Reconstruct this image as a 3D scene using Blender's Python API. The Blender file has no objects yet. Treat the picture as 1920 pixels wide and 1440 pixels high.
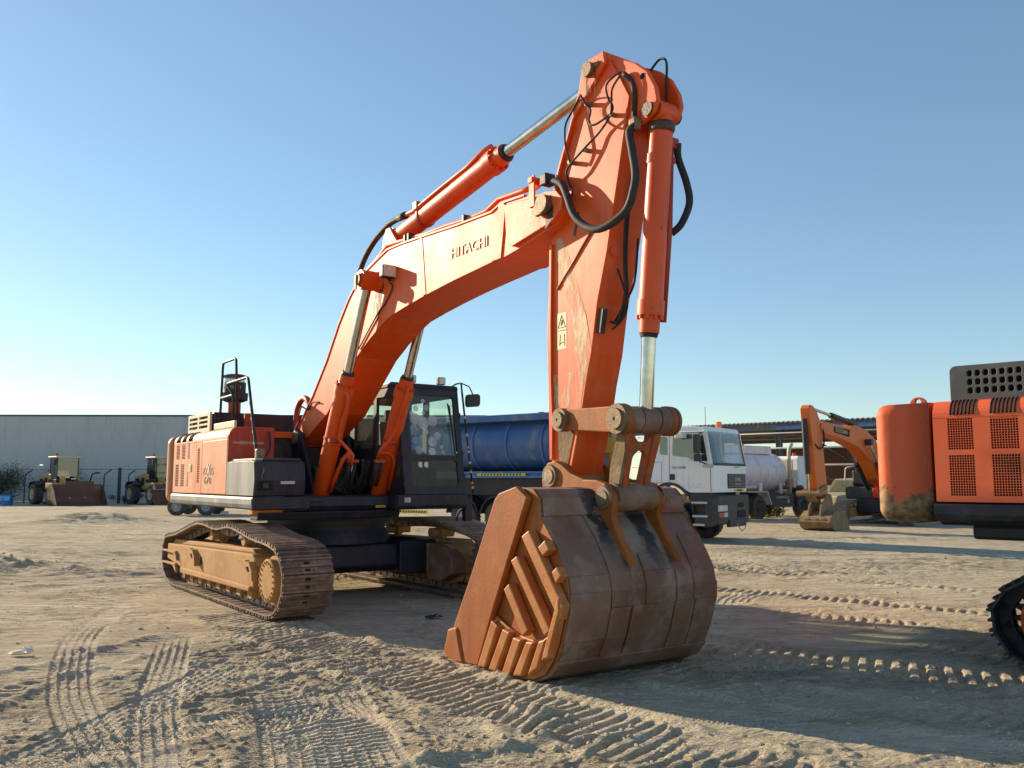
import bpy, bmesh, math, random
import numpy as np
from mathutils import Vector, Matrix, noise
from mathutils.geometry import tessellate_polygon
random.seed(7)
S = bpy.context.scene
COL = S.collection
R = math.radians
PI = math.pi

# ------------------------------------------------------------------ helpers
def tag(o, label=None, cat=None, group=None, kind=None):
    if label: o['label'] = label
    if cat: o['category'] = cat
    if group: o['group'] = group
    if kind: o['kind'] = kind
    return o

def empty(name, loc=(0, 0, 0), rz=0.0, label=None, cat=None, group=None):
    o = bpy.data.objects.new(name, None)
    COL.objects.link(o)
    o.location = loc
    o.rotation_euler = (0, 0, rz)
    o.empty_display_size = 0.2
    return tag(o, label, cat, group)

def heading(deg):           # machine looks along (sin, -cos): x axis of its empty
    return R(deg - 90)

def copy_tree(o, parent=None):
    c = o.copy()
    COL.objects.link(c)
    c.parent = parent
    for ch in list(o.children):
        copy_tree(ch, c)
    return c

class MB:
    """collects shapes and links them as one mesh object"""
    def __init__(s):
        s.v = []; s.f = []; s.mi = []; s.sm = []
    def add(s, verts, faces, mi=0, sm=False):
        b = len(s.v)
        s.v += [tuple(p) for p in verts]
        for f in faces:
            s.f.append(tuple(b + i for i in f)); s.mi.append(mi); s.sm.append(sm)
        return s
    def box(s, c, d, rot=None, mi=0):
        x, y, z = d[0] / 2, d[1] / 2, d[2] / 2
        P = [Vector(p) for p in ((-x, -y, -z), (x, -y, -z), (x, y, -z), (-x, y, -z), (-x, -y, z), (x, -y, z), (x, y, z), (-x, y, z))]
        if rot is not None:
            P = [rot @ p for p in P]
        c = Vector(c)
        return s.add([p + c for p in P], [(0, 3, 2, 1), (4, 5, 6, 7), (0, 1, 5, 4), (1, 2, 6, 5), (2, 3, 7, 6), (3, 0, 4, 7)], mi)
    def bx(s, x0, x1, y0, y1, z0, z1, mi=0):
        return s.box(((x0 + x1) / 2, (y0 + y1) / 2, (z0 + z1) / 2), (abs(x1 - x0), abs(y1 - y0), abs(z1 - z0)), None, mi)
    def prism(s, prof, l0, l1, ax='y', holes=(), mi=0, sm=False):
        """2-D profile (a,z) pushed from l0 to l1 along ax; holes go right through"""
        def m(p, l):
            return (p[0], l, p[1]) if ax == 'y' else ((l, p[0], p[1]) if ax == 'x' else (p[0], p[1], l))
        loops = [list(prof)] + [list(h) for h in holes]
        flat = [p for L in loops for p in L]
        n = len(flat)
        V = [m(p, l0) for p in flat] + [m(p, l1) for p in flat]
        F = []
        if holes:
            tris = tessellate_polygon([[Vector((p[0], p[1], 0)) for p in L] for L in loops])
            for t in tris:
                F.append(tuple(t)); F.append(tuple(n + i for i in reversed(t)))
        else:
            F.append(tuple(range(n))); F.append(tuple(n + i for i in reversed(range(n))))
        s.add(V, F, mi, False)
        b = len(s.v) - 2 * n
        k = 0
        for L in loops:
            q = len(L)
            for i in range(q):
                j = (i + 1) % q
                s.f.append((b + k + i, b + k + j, b + n + k + j, b + n + k + i)); s.mi.append(mi); s.sm.append(sm)
            k += q
        return s
    def tube(s, pts, r, n=8, mi=0, caps=True, sub=0):
        P = [Vector(p) for p in pts]
        if sub: P = smooth_path(P, sub)
        rr = r if isinstance(r, (list, tuple)) else [r] * len(P)
        T = []
        for i in range(len(P)):
            t = (P[min(i + 1, len(P) - 1)] - P[max(i - 1, 0)])
            T.append(t.normalized() if t.length > 1e-9 else Vector((0, 0, 1)))
        up = Vector((0, 0, 1)) if abs(T[0].z) < .9 else Vector((1, 0, 0))
        N = (up - T[0] * up.dot(T[0])).normalized()
        V = []
        for i, p in enumerate(P):
            N = (N - T[i] * N.dot(T[i])).normalized()
            B = T[i].cross(N)
            for k in range(n):
                a = 2 * PI * k / n
                V.append(p + (N * math.cos(a) + B * math.sin(a)) * rr[i])
        F = [(i * n + k, i * n + (k + 1) % n, (i + 1) * n + (k + 1) % n, (i + 1) * n + k) for i in range(len(P) - 1) for k in range(n)]
        s.add(V, F, mi, True)
        if caps:
            b = len(s.v) - len(V)
            s.f.append(tuple(b + k for k in reversed(range(n)))); s.mi.append(mi); s.sm.append(False)
            s.f.append(tuple(b + (len(P) - 1) * n + k for k in range(n))); s.mi.append(mi); s.sm.append(False)
        return s
    def lathe(s, p0, d, prof, n=24, mi=0):
        """prof = [(distance along d, radius)]; sharp rings: faces flat along, smooth round"""
        d = Vector(d).normalized(); p0 = Vector(p0)
        up = Vector((0, 0, 1)) if abs(d.z) < .9 else Vector((1, 0, 0))
        N = (up - d * up.dot(d)).normalized(); B = d.cross(N)
        for (t0, r0), (t1, r1) in zip(prof[:-1], prof[1:]):
            V = []
            for t, r in ((t0, r0), (t1, r1)):
                for k in range(n):
                    a = 2 * PI * k / n
                    V.append(p0 + d * t + (N * math.cos(a) + B * math.sin(a)) * max(r, 1e-4))
            s.add(V, [(k, (k + 1) % n, n + (k + 1) % n, n + k) for k in range(n)], mi, abs(t1 - t0) > 1e-5)
        return s
    def cyl(s, p0, p1, r, n=20, mi=0, r1=None):
        p0 = Vector(p0); p1 = Vector(p1); L = (p1 - p0).length
        r1 = r if r1 is None else r1
        return s.lathe(p0, p1 - p0, [(0, 0), (0, r), (L, r1), (L, 0)], n, mi)
    def mesh(s, name):
        me = bpy.data.meshes.new(name)
        me.from_pydata(s.v, [], s.f)
        me.polygons.foreach_set('material_index', s.mi)
        me.polygons.foreach_set('use_smooth', s.sm)
        bm = bmesh.new(); bm.from_mesh(me)
        bmesh.ops.recalc_face_normals(bm, faces=bm.faces)
        bm.to_mesh(me); bm.free()
        me.update()
        return me
    def build(s, name, mats, parent=None, bevel=0.0, label=None, seg=2):
        me = s.mesh(name)
        for m in (mats if isinstance(mats, (list, tuple)) else [mats]):
            me.materials.append(m)
        o = bpy.data.objects.new(name, me)
        COL.objects.link(o)
        if parent is not None: o.parent = parent
        if bevel:
            bv = o.modifiers.new('bevel', 'BEVEL'); bv.width = bevel; bv.segments = seg
            bv.limit_method = 'ANGLE'; bv.angle_limit = R(35); bv.use_clamp_overlap = True
        if label: o['label'] = label
        return o

def smooth_path(P, sub=6, closed=False):
    P = [Vector(p) for p in P]; out = []
    n = len(P)
    for i in range(n if closed else n - 1):
        p0 = P[(i - 1) % n] if closed else P[max(i - 1, 0)]
        p1 = P[i]; p2 = P[(i + 1) % n]
        p3 = P[(i + 2) % n] if closed else P[min(i + 2, n - 1)]
        for k in range(sub):
            t = k / sub
            out.append(0.5 * (2 * p1 + (p2 - p0) * t + (2 * p0 - 5 * p1 + 4 * p2 - p3) * t * t + (3 * p1 - p0 - 3 * p2 + p3) * t ** 3))
    if not closed: out.append(P[-1])
    return out

def arc(cx, cz, r, a0, a1, n):
    return [(cx + r * math.cos(R(a0 + (a1 - a0) * i / n)), cz + r * math.sin(R(a0 + (a1 - a0) * i / n))) for i in range(n + 1)]

def rrect(x0, x1, z0, z1, r, n=4):
    return arc(x1 - r, z1 - r, r, 0, 90, n) + arc(x0 + r, z1 - r, r, 90, 180, n) + arc(x0 + r, z0 + r, r, 180, 270, n) + arc(x1 - r, z0 + r, r, 270, 360, n)

def slot(x0, x1, z0, z1):
    return [(x0, z0), (x1, z0), (x1, z1), (x0, z1)]

def writing(name, body, size, loc, face, m, parent, tilt=0.0, depth=0.004, stretch=1.0, shear=0.0):
    """letters as a mesh; face '-y' (side) or '+x' (front), '+y' the other side"""
    c = bpy.data.curves.new(name, 'FONT')
    c.body = body; c.size = size; c.extrude = depth; c.shear = shear
    c.resolution_u = 3
    c.align_x = 'CENTER'; c.align_y = 'CENTER'
    t = bpy.data.objects.new(name, c)
    COL.objects.link(t)
    bpy.context.view_layer.update()
    me = bpy.data.meshes.new_from_object(t.evaluated_get(bpy.context.evaluated_depsgraph_get()))
    bpy.data.objects.remove(t); bpy.data.curves.remove(c)
    if face == '-y': M = Matrix(((1, 0, 0), (0, 0, -1), (0, 1, 0)))
    elif face == '+y': M = Matrix(((-1, 0, 0), (0, 0, 1), (0, 1, 0)))
    else: M = Matrix(((0, 0, 1), (1, 0, 0), (0, 1, 0)))
    me.transform(Matrix.Translation(loc) @ M.to_4x4() @ Matrix.Rotation(tilt, 4, 'Z') @ Matrix.Diagonal((stretch, 1, 1, 1)))
    me.materials.clear(); me.materials.append(m)
    o = bpy.data.objects.new(name, me); COL.objects.link(o)
    if parent is not None: o.parent = parent
    return o

# ------------------------------------------------------------------ materials
def newmat(name):
    m = bpy.data.materials.new(name); m.use_nodes = True
    nt = m.node_tree
    return m, nt, nt.nodes['Principled BSDF'], nt.nodes['Material Output']

def nd(nt, t, **k):
    n = nt.nodes.new(t)
    for a, b in k.items():
        if a.startswith('i_'):
            key = a[2:]
            n.inputs[int(key) if key.isdigit() else key.replace('_', ' ')].default_value = b
        else: setattr(n, a, b)
    return n

def ramp(nt, src, p0, p1, c0=(0, 0, 0, 1), c1=(1, 1, 1, 1)):
    r = nt.nodes.new('ShaderNodeValToRGB')
    r.color_ramp.elements[0].position = p0; r.color_ramp.elements[0].color = c0
    r.color_ramp.elements[1].position = p1; r.color_ramp.elements[1].color = c1
    nt.links.new(src, r.inputs[0])
    return r.outputs[0]

def mixc(nt, fac, a, b):
    m = nt.nodes.new('ShaderNodeMix'); m.data_type = 'RGBA'
    if isinstance(fac, float): m.inputs[0].default_value = fac
    else: nt.links.new(fac, m.inputs[0])
    for v, i in ((a, 6), (b, 7)):
        if isinstance(v, tuple): m.inputs[i].default_value = v if len(v) == 4 else (*v, 1)
        else: nt.links.new(v, m.inputs[i])
    return m.outputs[2]

def worn(name, col, col2, dirt=None, s1=1.2, s2=7, lo=.42, hi=.68, dlo=.52, dhi=.7, damt=.8, rough=.55, bump=.15, bscale=60,
         metal=0.0, streak=1.0, chips=None, clo=.66, sheen=0.0, spec=.5, drip=None, damp=.4):
    """paint or metal: two tones, dusty patches, chips; everything from noise in object space"""
    m, nt, P, out = newmat(name)
    L = nt.links
    tc = nd(nt, 'ShaderNodeTexCoord')
    mp = nd(nt, 'ShaderNodeMapping'); mp.inputs['Scale'].default_value = (1, 1, streak)
    L.new(tc.outputs['Object'], mp.inputs[0])
    n1 = nd(nt, 'ShaderNodeTexNoise', i_Scale=s1, i_Detail=6.0, i_Roughness=.6); L.new(mp.outputs[0], n1.inputs['Vector'])
    c = mixc(nt, ramp(nt, n1.outputs[0], lo, hi), col, col2)
    n2 = nd(nt, 'ShaderNodeTexNoise', i_Scale=s2, i_Detail=8.0, i_Roughness=.65); L.new(mp.outputs[0], n2.inputs['Vector'])
    rgh = None
    if dirt:
        f = ramp(nt, n2.outputs[0], dlo, dhi, (0, 0, 0, 1), (damt, damt, damt, 1))
        c = mixc(nt, f, c, dirt)
    if drip:      # rain-washed dust and grime running down
        md = nd(nt, 'ShaderNodeMapping'); md.inputs['Scale'].default_value = (7, 7, .55); L.new(tc.outputs['Object'], md.inputs[0])
        n4 = nd(nt, 'ShaderNodeTexNoise', i_Scale=1.3, i_Detail=7.0, i_Roughness=.65); L.new(md.outputs[0], n4.inputs['Vector'])
        c = mixc(nt, ramp(nt, n4.outputs[0], .50, .70, (0, 0, 0, 1), (damp, damp, damp, 1)), c, drip)
        n5 = nd(nt, 'ShaderNodeTexNoise', i_Scale=.9, i_Detail=3.0); L.new(md.outputs[0], n5.inputs['Vector'])
        c = mixc(nt, ramp(nt, n5.outputs[0], .56, .72, (0, 0, 0, 1), (damp * .7,) * 3 + (1,)), c, tuple(v * .45 for v in drip))
    if chips:
        n3 = nd(nt, 'ShaderNodeTexNoise', i_Scale=s2 * 2.7, i_Detail=5.0, i_Roughness=.7); L.new(tc.outputs['Object'], n3.inputs['Vector'])
        c = mixc(nt, ramp(nt, n3.outputs[0], clo, clo + .03), c, chips)
    L.new(c, P.inputs['Base Color'])
    mr = nd(nt, 'ShaderNodeMapRange'); mr.inputs[3].default_value = rough - .1; mr.inputs[4].default_value = min(1, rough + .15)
    L.new(n2.outputs[0], mr.inputs[0]); L.new(mr.outputs[0], P.inputs['Roughness'])
    P.inputs['Metallic'].default_value = metal
    P.inputs['Specular IOR Level'].default_value = spec
    if sheen:
        P.inputs['Sheen Weight'].default_value = sheen; P.inputs['Sheen Roughness'].default_value = .5
        P.inputs['Sheen Tint'].default_value = (1, .85, .65, 1)
    if bump:
        nb = nd(nt, 'ShaderNodeTexNoise', i_Scale=float(bscale), i_Detail=4.0); L.new(tc.outputs['Object'], nb.inputs['Vector'])
        b = nd(nt, 'ShaderNodeBump', i_Strength=bump, i_Distance=.01)
        L.new(nb.outputs[0], b.inputs['Height'])
        b2 = nd(nt, 'ShaderNodeBump', i_Strength=bump * .8, i_Distance=.03)
        L.new(n2.outputs[0], b2.inputs['Height']); L.new(b.outputs[0], b2.inputs['Normal'])
        L.new(b2.outputs[0], P.inputs['Normal'])
    return m

def plain(name, col, rough=.5, metal=0.0, emit=None, spec=.5):
    m, nt, P, out = newmat(name)
    tc = nd(nt, 'ShaderNodeTexCoord')
    n = nd(nt, 'ShaderNodeTexNoise', i_Scale=9.0, i_Detail=5.0); nt.links.new(tc.outputs['Object'], n.inputs['Vector'])
    d = tuple(min(1, x * .75) for x in col)
    nt.links.new(mixc(nt, ramp(nt, n.outputs[0], .35, .7), col, d), P.inputs['Base Color'])
    P.inputs['Roughness'].default_value = rough; P.inputs['Metallic'].default_value = metal
    P.inputs['Specular IOR Level'].default_value = spec
    return m

def glass(name, tint, refl=.9, opac=.0, dust=(.5, .47, .38), gloss=.03):
    """see-through pane: tinted, with a gloss by angle and a film of dust"""
    m, nt, P, out = newmat(name)
    L = nt.links
    tr = nd(nt, 'ShaderNodeBsdfTransparent'); tr.inputs[0].default_value = (*tint, 1)
    gl = nd(nt, 'ShaderNodeBsdfGlossy'); gl.inputs['Roughness'].default_value = .03; gl.inputs[0].default_value = (refl, refl, refl, 1)
    lw = nd(nt, 'ShaderNodeLayerWeight'); lw.inputs[0].default_value = .5
    pw = nd(nt, 'ShaderNodeMath', operation='POWER'); L.new(lw.outputs['Facing'], pw.inputs[0]); pw.inputs[1].default_value = 4.0
    ma = nd(nt, 'ShaderNodeMath', operation='MULTIPLY_ADD'); L.new(pw.outputs[0], ma.inputs[0]); ma.inputs[1].default_value = .7; ma.inputs[2].default_value = gloss
    mx = nd(nt, 'ShaderNodeMixShader'); L.new(ma.outputs[0], mx.inputs[0]); L.new(tr.outputs[0], mx.inputs[1]); L.new(gl.outputs[0], mx.inputs[2])
    df = nd(nt, 'ShaderNodeBsdfDiffuse'); df.inputs[0].default_value = (*dust, 1)
    tc = nd(nt, 'ShaderNodeTexCoord')
    n = nd(nt, 'ShaderNodeTexNoise', i_Scale=4.0, i_Detail=8.0); L.new(tc.outputs['Object'], n.inputs['Vector'])
    f = ramp(nt, n.outputs[0], .3, .75, (opac * .5,) * 3 + (1,), (min(1, opac * 1.6),) * 3 + (1,))
    m2 = nd(nt, 'ShaderNodeMixShader'); L.new(f, m2.inputs[0]); L.new(mx.outputs[0], m2.inputs[1]); L.new(df.outputs[0], m2.inputs[2])
    L.new(m2.outputs[0], out.inputs[0])
    return m

DUST = (.50, .38, .24)
M = {}
M['orange'] = worn('orange_paint', (.80, .088, .004), (.80, .125, .014), dirt=(.70, .27, .08), s1=.9, s2=2.6, lo=.45, hi=.72, dlo=.52, dhi=.8, damt=.4, rough=.48, bump=.06, bscale=25, chips=(.20, .045, .015), clo=.70, spec=.42, drip=(.70, .31, .12), damp=.25)
M['orange_cyl'] = worn('orange_cylinder_paint', (.80, .085, .003), (.68, .075, .004), dirt=(.52, .15, .03), s1=2, s2=6, dlo=.54, dhi=.76, damt=.45, rough=.4, bump=.06, chips=(.10, .04, .015), clo=.66, drip=(.36, .11, .03), damp=.3)
M['body_orange'] = worn('sun_faded_orange', (.66, .22, .085), (.68, .30, .15), dirt=(.58, .40, .25), s1=.7, s2=4, dlo=.5, dhi=.78, damt=.5, rough=.48, bump=.04, bscale=20, chips=(.2, .08, .05), clo=.74, drip=(.62, .44, .28), damp=.4)
M['red'] = worn('red_and_shaded_orange', (.40, .042, .015), (.36, .05, .02), dirt=(.4, .2, .12), s2=5, dlo=.6, dhi=.8, damt=.5, rough=.5, bump=.03, drip=(.36, .16, .1), damp=.35)  # red parts; on the front wall panel, orange paint with shade in the colour
M['rust'] = worn('rusty_steel', (.32, .085, .014), (.38, .13, .032), dirt=(.40, .21, .085), s1=1.3, s2=4.5, dlo=.52, dhi=.78, damt=.45, rough=.6, bump=.16, bscale=30, chips=(.11, .04, .015), clo=.66, spec=.3, drip=(.20, .07, .02), damp=.45)
M['rust_back'] = worn('worn_bucket_shell', (.19, .088, .052), (.26, .16, .11), dirt=(.40, .32, .25), s1=1.3, s2=3.2, dlo=.5, dhi=.72, damt=.7, rough=.5, bump=.14, bscale=30, chips=(.06, .038, .03), clo=.72)
M['bar'] = worn('polished_wear_bar', (.40, .135, .032), (.48, .20, .06), dirt=(.52, .30, .13), s1=2.4, s2=7, dlo=.5, dhi=.75, damt=.55, rough=.5, bump=.12, bscale=40, chips=(.17, .06, .018), clo=.67, spec=.4)
M['dusty'] = worn('dust_caked_steel', (.43, .23, .080), (.35, .165, .05), dirt=(.52, .34, .16), s1=1.6, s2=6, dlo=.45, dhi=.68, damt=.6, rough=.85, bump=.15, bscale=30)
M['shoe'] = worn('track_shoe_steel', (.17, .118, .092), (.27, .20, .15), dirt=(.44, .34, .22), s1=2.5, s2=8, dlo=.46, dhi=.7, damt=.75, rough=.55, bump=.25, bscale=40, metal=.25)
M['navy'] = worn('dusty_navy_paint', (.012, .013, .021), (.022, .024, .034), dirt=(.13, .12, .12), s1=1.2, s2=6, dlo=.58, dhi=.8, damt=.45, rough=.5, bump=.06, drip=(.075, .072, .075), damp=.3)
M['black'] = worn('black_paint', (.016, .016, .018), (.03, .03, .032), dirt=(.14, .12, .1), s2=7, dlo=.6, dhi=.8, damt=.4, rough=.5, bump=.05)
M['dark'] = plain('deep_black', (.006, .006, .007), .8)
M['rubber'] = worn('black_rubber', (.018, .018, .018), (.03, .03, .03), dirt=(.15, .12, .09), s2=8, dlo=.55, dhi=.75, damt=.5, rough=.7, bump=.1)
M['tyre'] = worn('dusty_tyre', (.05, .046, .042), (.09, .08, .07), dirt=(.22, .18, .14), s1=2, s2=5, dlo=.45, dhi=.7, damt=.6, rough=.85, bump=.2)
M['chrome'] = plain('chromed_rod', (.62, .60, .56), .16, 1.0)
M['steel'] = worn('grimy_pin_steel', (.22, .17, .11), (.32, .25, .15), dirt=(.1, .07, .05), s1=5, s2=14, rough=.55, bump=.2, metal=.4)
M['greystrip'] = worn('chalky_grey_paint', (.22, .23, .215), (.13, .14, .135), dirt=(.46, .43, .36), s1=3, s2=5, dlo=.48, dhi=.72, damt=.7, rough=.6, bump=.05, streak=.15)
M['cream'] = worn('cream_painted_sheet', (.62, .55, .40), (.55, .48, .34), dirt=(.4, .33, .22), s2=6, rough=.55, bump=.04)
M['brass'] = worn('greased_pin_face', (.17, .105, .05), (.27, .18, .085), dirt=(.08, .05, .03), s1=9, s2=18, rough=.55, bump=.2, metal=.2)
M['clearcup'] = glass('clear_bowl', (.75, .75, .75), .8, .25)
M['white'] = worn('white_truck_paint', (.86, .86, .84), (.82, .82, .80), dirt=(.66, .61, .52), s1=1, s2=3, dlo=.55, dhi=.82, damt=.45, rough=.4, bump=.02, drip=(.60, .56, .48), damp=.28)
M['blue'] = worn('blue_tipper_paint', (.035, .10, .29), (.06, .125, .28), dirt=(.30, .29, .22), s1=.9, s2=2.2, dlo=.52, dhi=.74, damt=.6, rough=.3, bump=.03, streak=.5)
M['blue_rail'] = worn('blue_rail_paint', (.07, .17, .42), (.055, .13, .34), dirt=(.25, .26, .27), s2=4, rough=.5, bump=.03)
M['plastic'] = worn('grey_black_plastic', (.030, .031, .033), (.045, .045, .046), dirt=(.14, .125, .105), s2=5, dlo=.5, dhi=.75, damt=.5, rough=.55, bump=.05)
M['silver'] = plain('pale_grey_trim', (.55, .55, .53), .4)
M['yellow'] = worn('yellow_paint', (.60, .33, .04), (.5, .26, .03), dirt=(.4, .3, .17), s2=6, rough=.55, bump=.05)
M['amber'] = plain('amber_lens', (.95, .25, .02), .2)
M['redlens'] = plain('red_lens', (.6, .05, .03), .25)
M['lamp'] = plain('lamp_glass', (.70, .68, .60), .15)
M['tank'] = worn('dull_tank_paint', (.76, .72, .71), (.68, .62, .60), dirt=(.42, .31, .25), s1=.8, s2=2, dlo=.5, dhi=.75, damt=.55, rough=.35, bump=.02, streak=.6, drip=(.45, .33, .26), damp=.4)
M['loader'] = worn('loader_yellow', (.48, .29, .075), (.4, .25, .08), dirt=(.30, .23, .14), s1=1, s2=3, rough=.6, bump=.03)
M['maroon'] = worn('maroon_bucket_paint', (.13, .05, .035), (.16, .07, .045), dirt=(.22, .14, .09), s2=2, rough=.7, bump=.05)
M['doosan'] = worn('bright_orange_paint', (.66, .13, .006), (.58, .12, .012), dirt=(.42, .22, .08), s1=1, s2=2.5, dlo=.55, dhi=.8, damt=.5, rough=.45, bump=.02)
M['mud'] = worn('dry_mud', (.27, .18, .095), (.18, .115, .06), dirt=(.36, .27, .16), s1=3, s2=7, rough=.95, bump=.5, bscale=25)
M['concrete'] = worn('grey_wall_panels', (.56, .54, .53), (.52, .51, .50), dirt=(.44, .43, .41), s1=.15, s2=.6, rough=.8, bump=.02, streak=.3, drip=(.40, .39, .37), damp=.3)
M['wallcap'] = plain('dark_wall_cap', (.12, .12, .13), .6)
M['shedsteel'] = worn('grey_shed_steel', (.09, .10, .115), (.12, .125, .135), dirt=(.2, .18, .16), s1=.5, s2=2, rough=.6, bump=.02)
M['shedroof'] = worn('corrugated_roof_sheet', (.20, .21, .22), (.25, .25, .25), dirt=(.3, .26, .22), s1=.3, s2=1, rough=.55, bump=.02)
M['pale'] = worn('pale_wall_paint', (.62, .61, .57), (.56, .55, .5), dirt=(.45, .4, .33), s1=.4, s2=1.5, rough=.8, bump=.03)
M['sheet'] = worn('white_cladding', (.90, .89, .86), (.86, .85, .82), dirt=(.75, .73, .68), s1=.4, s2=1.2, rough=.5, bump=.02)
M['pipegrey'] = plain('light_grey_pipe', (.42, .43, .43), .5)
M['brown'] = worn('brown_cladding', (.10, .06, .05), (.13, .08, .06), s2=2, rough=.8, bump=.03)
M['bluetub'] = plain('blue_plastic', (.03, .22, .62), .4)
M['tubband'] = plain('light_blue_plastic', (.16, .48, .80), .4)
M['galv'] = worn('weathered_post', (.06, .06, .062), (.09, .09, .09), s2=5, rough=.7, bump=.05)
M['letter'] = plain('pale_letter_film', (.72, .50, .33), .5)
M['letter_grey'] = plain('grey_letter_film', (.46, .36, .29), .5)
M['letter_white'] = plain('white_letter_film', (.82, .78, .66), .5)
M['ink'] = plain('black_ink', (.02, .02, .02), .6)
M['sticker'] = worn('yellowed_sticker', (.66, .56, .30), (.6, .5, .28), s2=20, rough=.5, bump=.02)
M['hazard_y'] = plain('hazard_yellow', (.80, .62, .05), .5)
M['oil'] = plain('oil_stain', (.018, .018, .02), .35)
M['cabglass'] = glass('cab_glass', (.93, .97, .91), .9, .05)
M['dustyglass'] = glass('dusty_lower_glass', (.7, .72, .62), .7, .30, (.20, .185, .12))
M['truckglass'] = glass('truck_glass', (.55, .63, .63), 1.0, .03, gloss=.12)
M['spot'] = glass('frosted_sticker', (.85, .88, .9), .2, .42, (.66, .72, .76))
M['wheelrim'] = worn('dusty_rim', (.52, .40, .24), (.44, .33, .2), s2=6, rough=.8, bump=.1)
M['palerim'] = worn('pale_grey_rim', (.42, .41, .38), (.34, .33, .3), s2=6, rough=.7, bump=.1)
M['link_orange'] = worn('scraped_link_paint', (.42, .085, .018), (.22, .075, .03), dirt=(.33, .2, .1), s1=3, s2=8, dlo=.5, dhi=.7, damt=.6, rough=.55, bump=.15, bscale=40, chips=(.06, .035, .025), clo=.66)

def stained_shell():
    """bucket shell: worn brown steel, grey scour marks, oil run down from between the ears"""
    m = M['rust_back'].copy(); m.name = 'bucket_shell'; nt = m.node_tree; L = nt.links
    P = nt.nodes['Principled BSDF']
    old = P.inputs['Base Color'].links[0].from_socket
    tc = nd(nt, 'ShaderNodeTexCoord'); sx = nd(nt, 'ShaderNodeSeparateXYZ'); L.new(tc.outputs['Object'], sx.inputs[0])
    n = nd(nt, 'ShaderNodeTexNoise', i_Scale=4.5, i_Detail=8.0, i_Roughness=.7); L.new(tc.outputs['Object'], n.inputs['Vector'])
    def mth(op, a, b=None, c=None):
        x = nt.nodes.new('ShaderNodeMath'); x.operation = op
        for i, v in enumerate((a, b, c)):
            if v is None: continue
            if isinstance(v, (int, float)): x.inputs[i].default_value = v
            else: L.new(v, x.inputs[i])
        return x.outputs[0]
    wob = mth('MULTIPLY_ADD', n.outputs[0], .5, -.25)
    col = old
    for y0, w, zlo in ((-.40, .12, .98), (.10, .13, .88)):
        d = mth('ABSOLUTE', mth('ADD', mth('SUBTRACT', sx.outputs[1], y0), wob))
        a = ramp(nt, d, w * .5, w, (1, 1, 1, 1), (0, 0, 0, 1))
        z = ramp(nt, mth('MULTIPLY', mth('SUBTRACT', mth('ADD', sx.outputs[2], wob), zlo), 4.0), 0.0, 1.0)
        g = ramp(nt, d, w * 1.0, w * 2.6, (1, 1, 1, 1), (0, 0, 0, 1))
        col = mixc(nt, mth('MULTIPLY', mth('MULTIPLY', g, z), .35), col, (.36, .32, .27))
        col = mixc(nt, mth('MULTIPLY', mth('MULTIPLY', a, z), .93), col, (.016, .016, .018))
    L.new(col, P.inputs['Base Color'])
    return m
M['shell'] = stained_shell()
M['loaderglass'] = glass('loader_glass', (.32, .40, .38), 1.0, .03, gloss=.10)
M['beige'] = worn('dusty_beige_paint', (.33, .29, .19), (.28, .25, .17), dirt=(.4, .34, .24), s2=4, rough=.6, bump=.02)
M['grease'] = worn('old_grease', (.05, .026, .013), (.10, .05, .022), dirt=(.16, .09, .04), s1=9, s2=20, rough=.45, bump=.2)
def patchy(name, col, lo, hi, scale=5.0, stretch=(1, 1, .35)):
    """a mark with ragged edges: noise decides where it covers and where the paint below shows"""
    m, nt, P, out = newmat(name); L = nt.links
    tc = nd(nt, 'ShaderNodeTexCoord'); mp = nd(nt, 'ShaderNodeMapping'); mp.inputs['Scale'].default_value = stretch; L.new(tc.outputs['Object'], mp.inputs[0])
    n = nd(nt, 'ShaderNodeTexNoise', i_Scale=scale, i_Detail=8.0, i_Roughness=.7); L.new(mp.outputs[0], n.inputs['Vector'])
    P.inputs['Base Color'].default_value = (*col, 1); P.inputs['Roughness'].default_value = .6
    L.new(ramp(nt, n.outputs[0], lo, hi), P.inputs['Alpha'])
    return m
M['scuff'] = patchy('scuffed_bare_primer', (.74, .47, .28), .44, .62)
M['runs'] = patchy('grease_run', (.05, .022, .01), .47, .60, 9.0, (1, 1, .3))
# ------------------------------------------------------------------ camera, sky, sun
CAM_H = 1.7
cam = bpy.data.cameras.new('camera'); co = bpy.data.objects.new('camera', cam); COL.objects.link(co)
cam.sensor_width = 36; cam.lens = 1640 / 1920 * 36; cam.clip_start = .1; cam.clip_end = 3000
co.location = (0, 0, CAM_H); co.rotation_euler = (R(90) + math.atan(180 / 1640), 0, 0)
S.camera = co
SUN_AZ, SUN_EL = -54.0, 19.5
sd = Vector((math.sin(R(SUN_AZ)) * math.cos(R(SUN_EL)), math.cos(R(SUN_AZ)) * math.cos(R(SUN_EL)), math.sin(R(SUN_EL))))
sl = bpy.data.lights.new('sun', 'SUN'); so = bpy.data.objects.new('sun', sl); COL.objects.link(so)
sl.energy = 5.0; sl.angle = R(.5); sl.color = (1.0, .80, .56)
so.rotation_euler = sd.to_track_quat('Z', 'Y').to_euler(); so.location = (-30, 20, 30)
W = bpy.data.worlds.new('World'); S.world = W; W.use_nodes = True
wn = W.node_tree
sky = wn.nodes.new('ShaderNodeTexSky'); sky.sky_type = 'NISHITA'; sky.sun_disc = False
sky.sun_elevation = R(SUN_EL); sky.sun_rotation = R(SUN_AZ)
sky.altitude = 0; sky.air_density = 1.0; sky.dust_density = .12; sky.ozone_density = 1.3
bg = wn.nodes['Background']; bg.inputs[1].default_value = .103
tint = wn.nodes.new('ShaderNodeMix'); tint.data_type = 'RGBA'; tint.blend_type = 'MULTIPLY'; tint.inputs[0].default_value = 1.0
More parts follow.
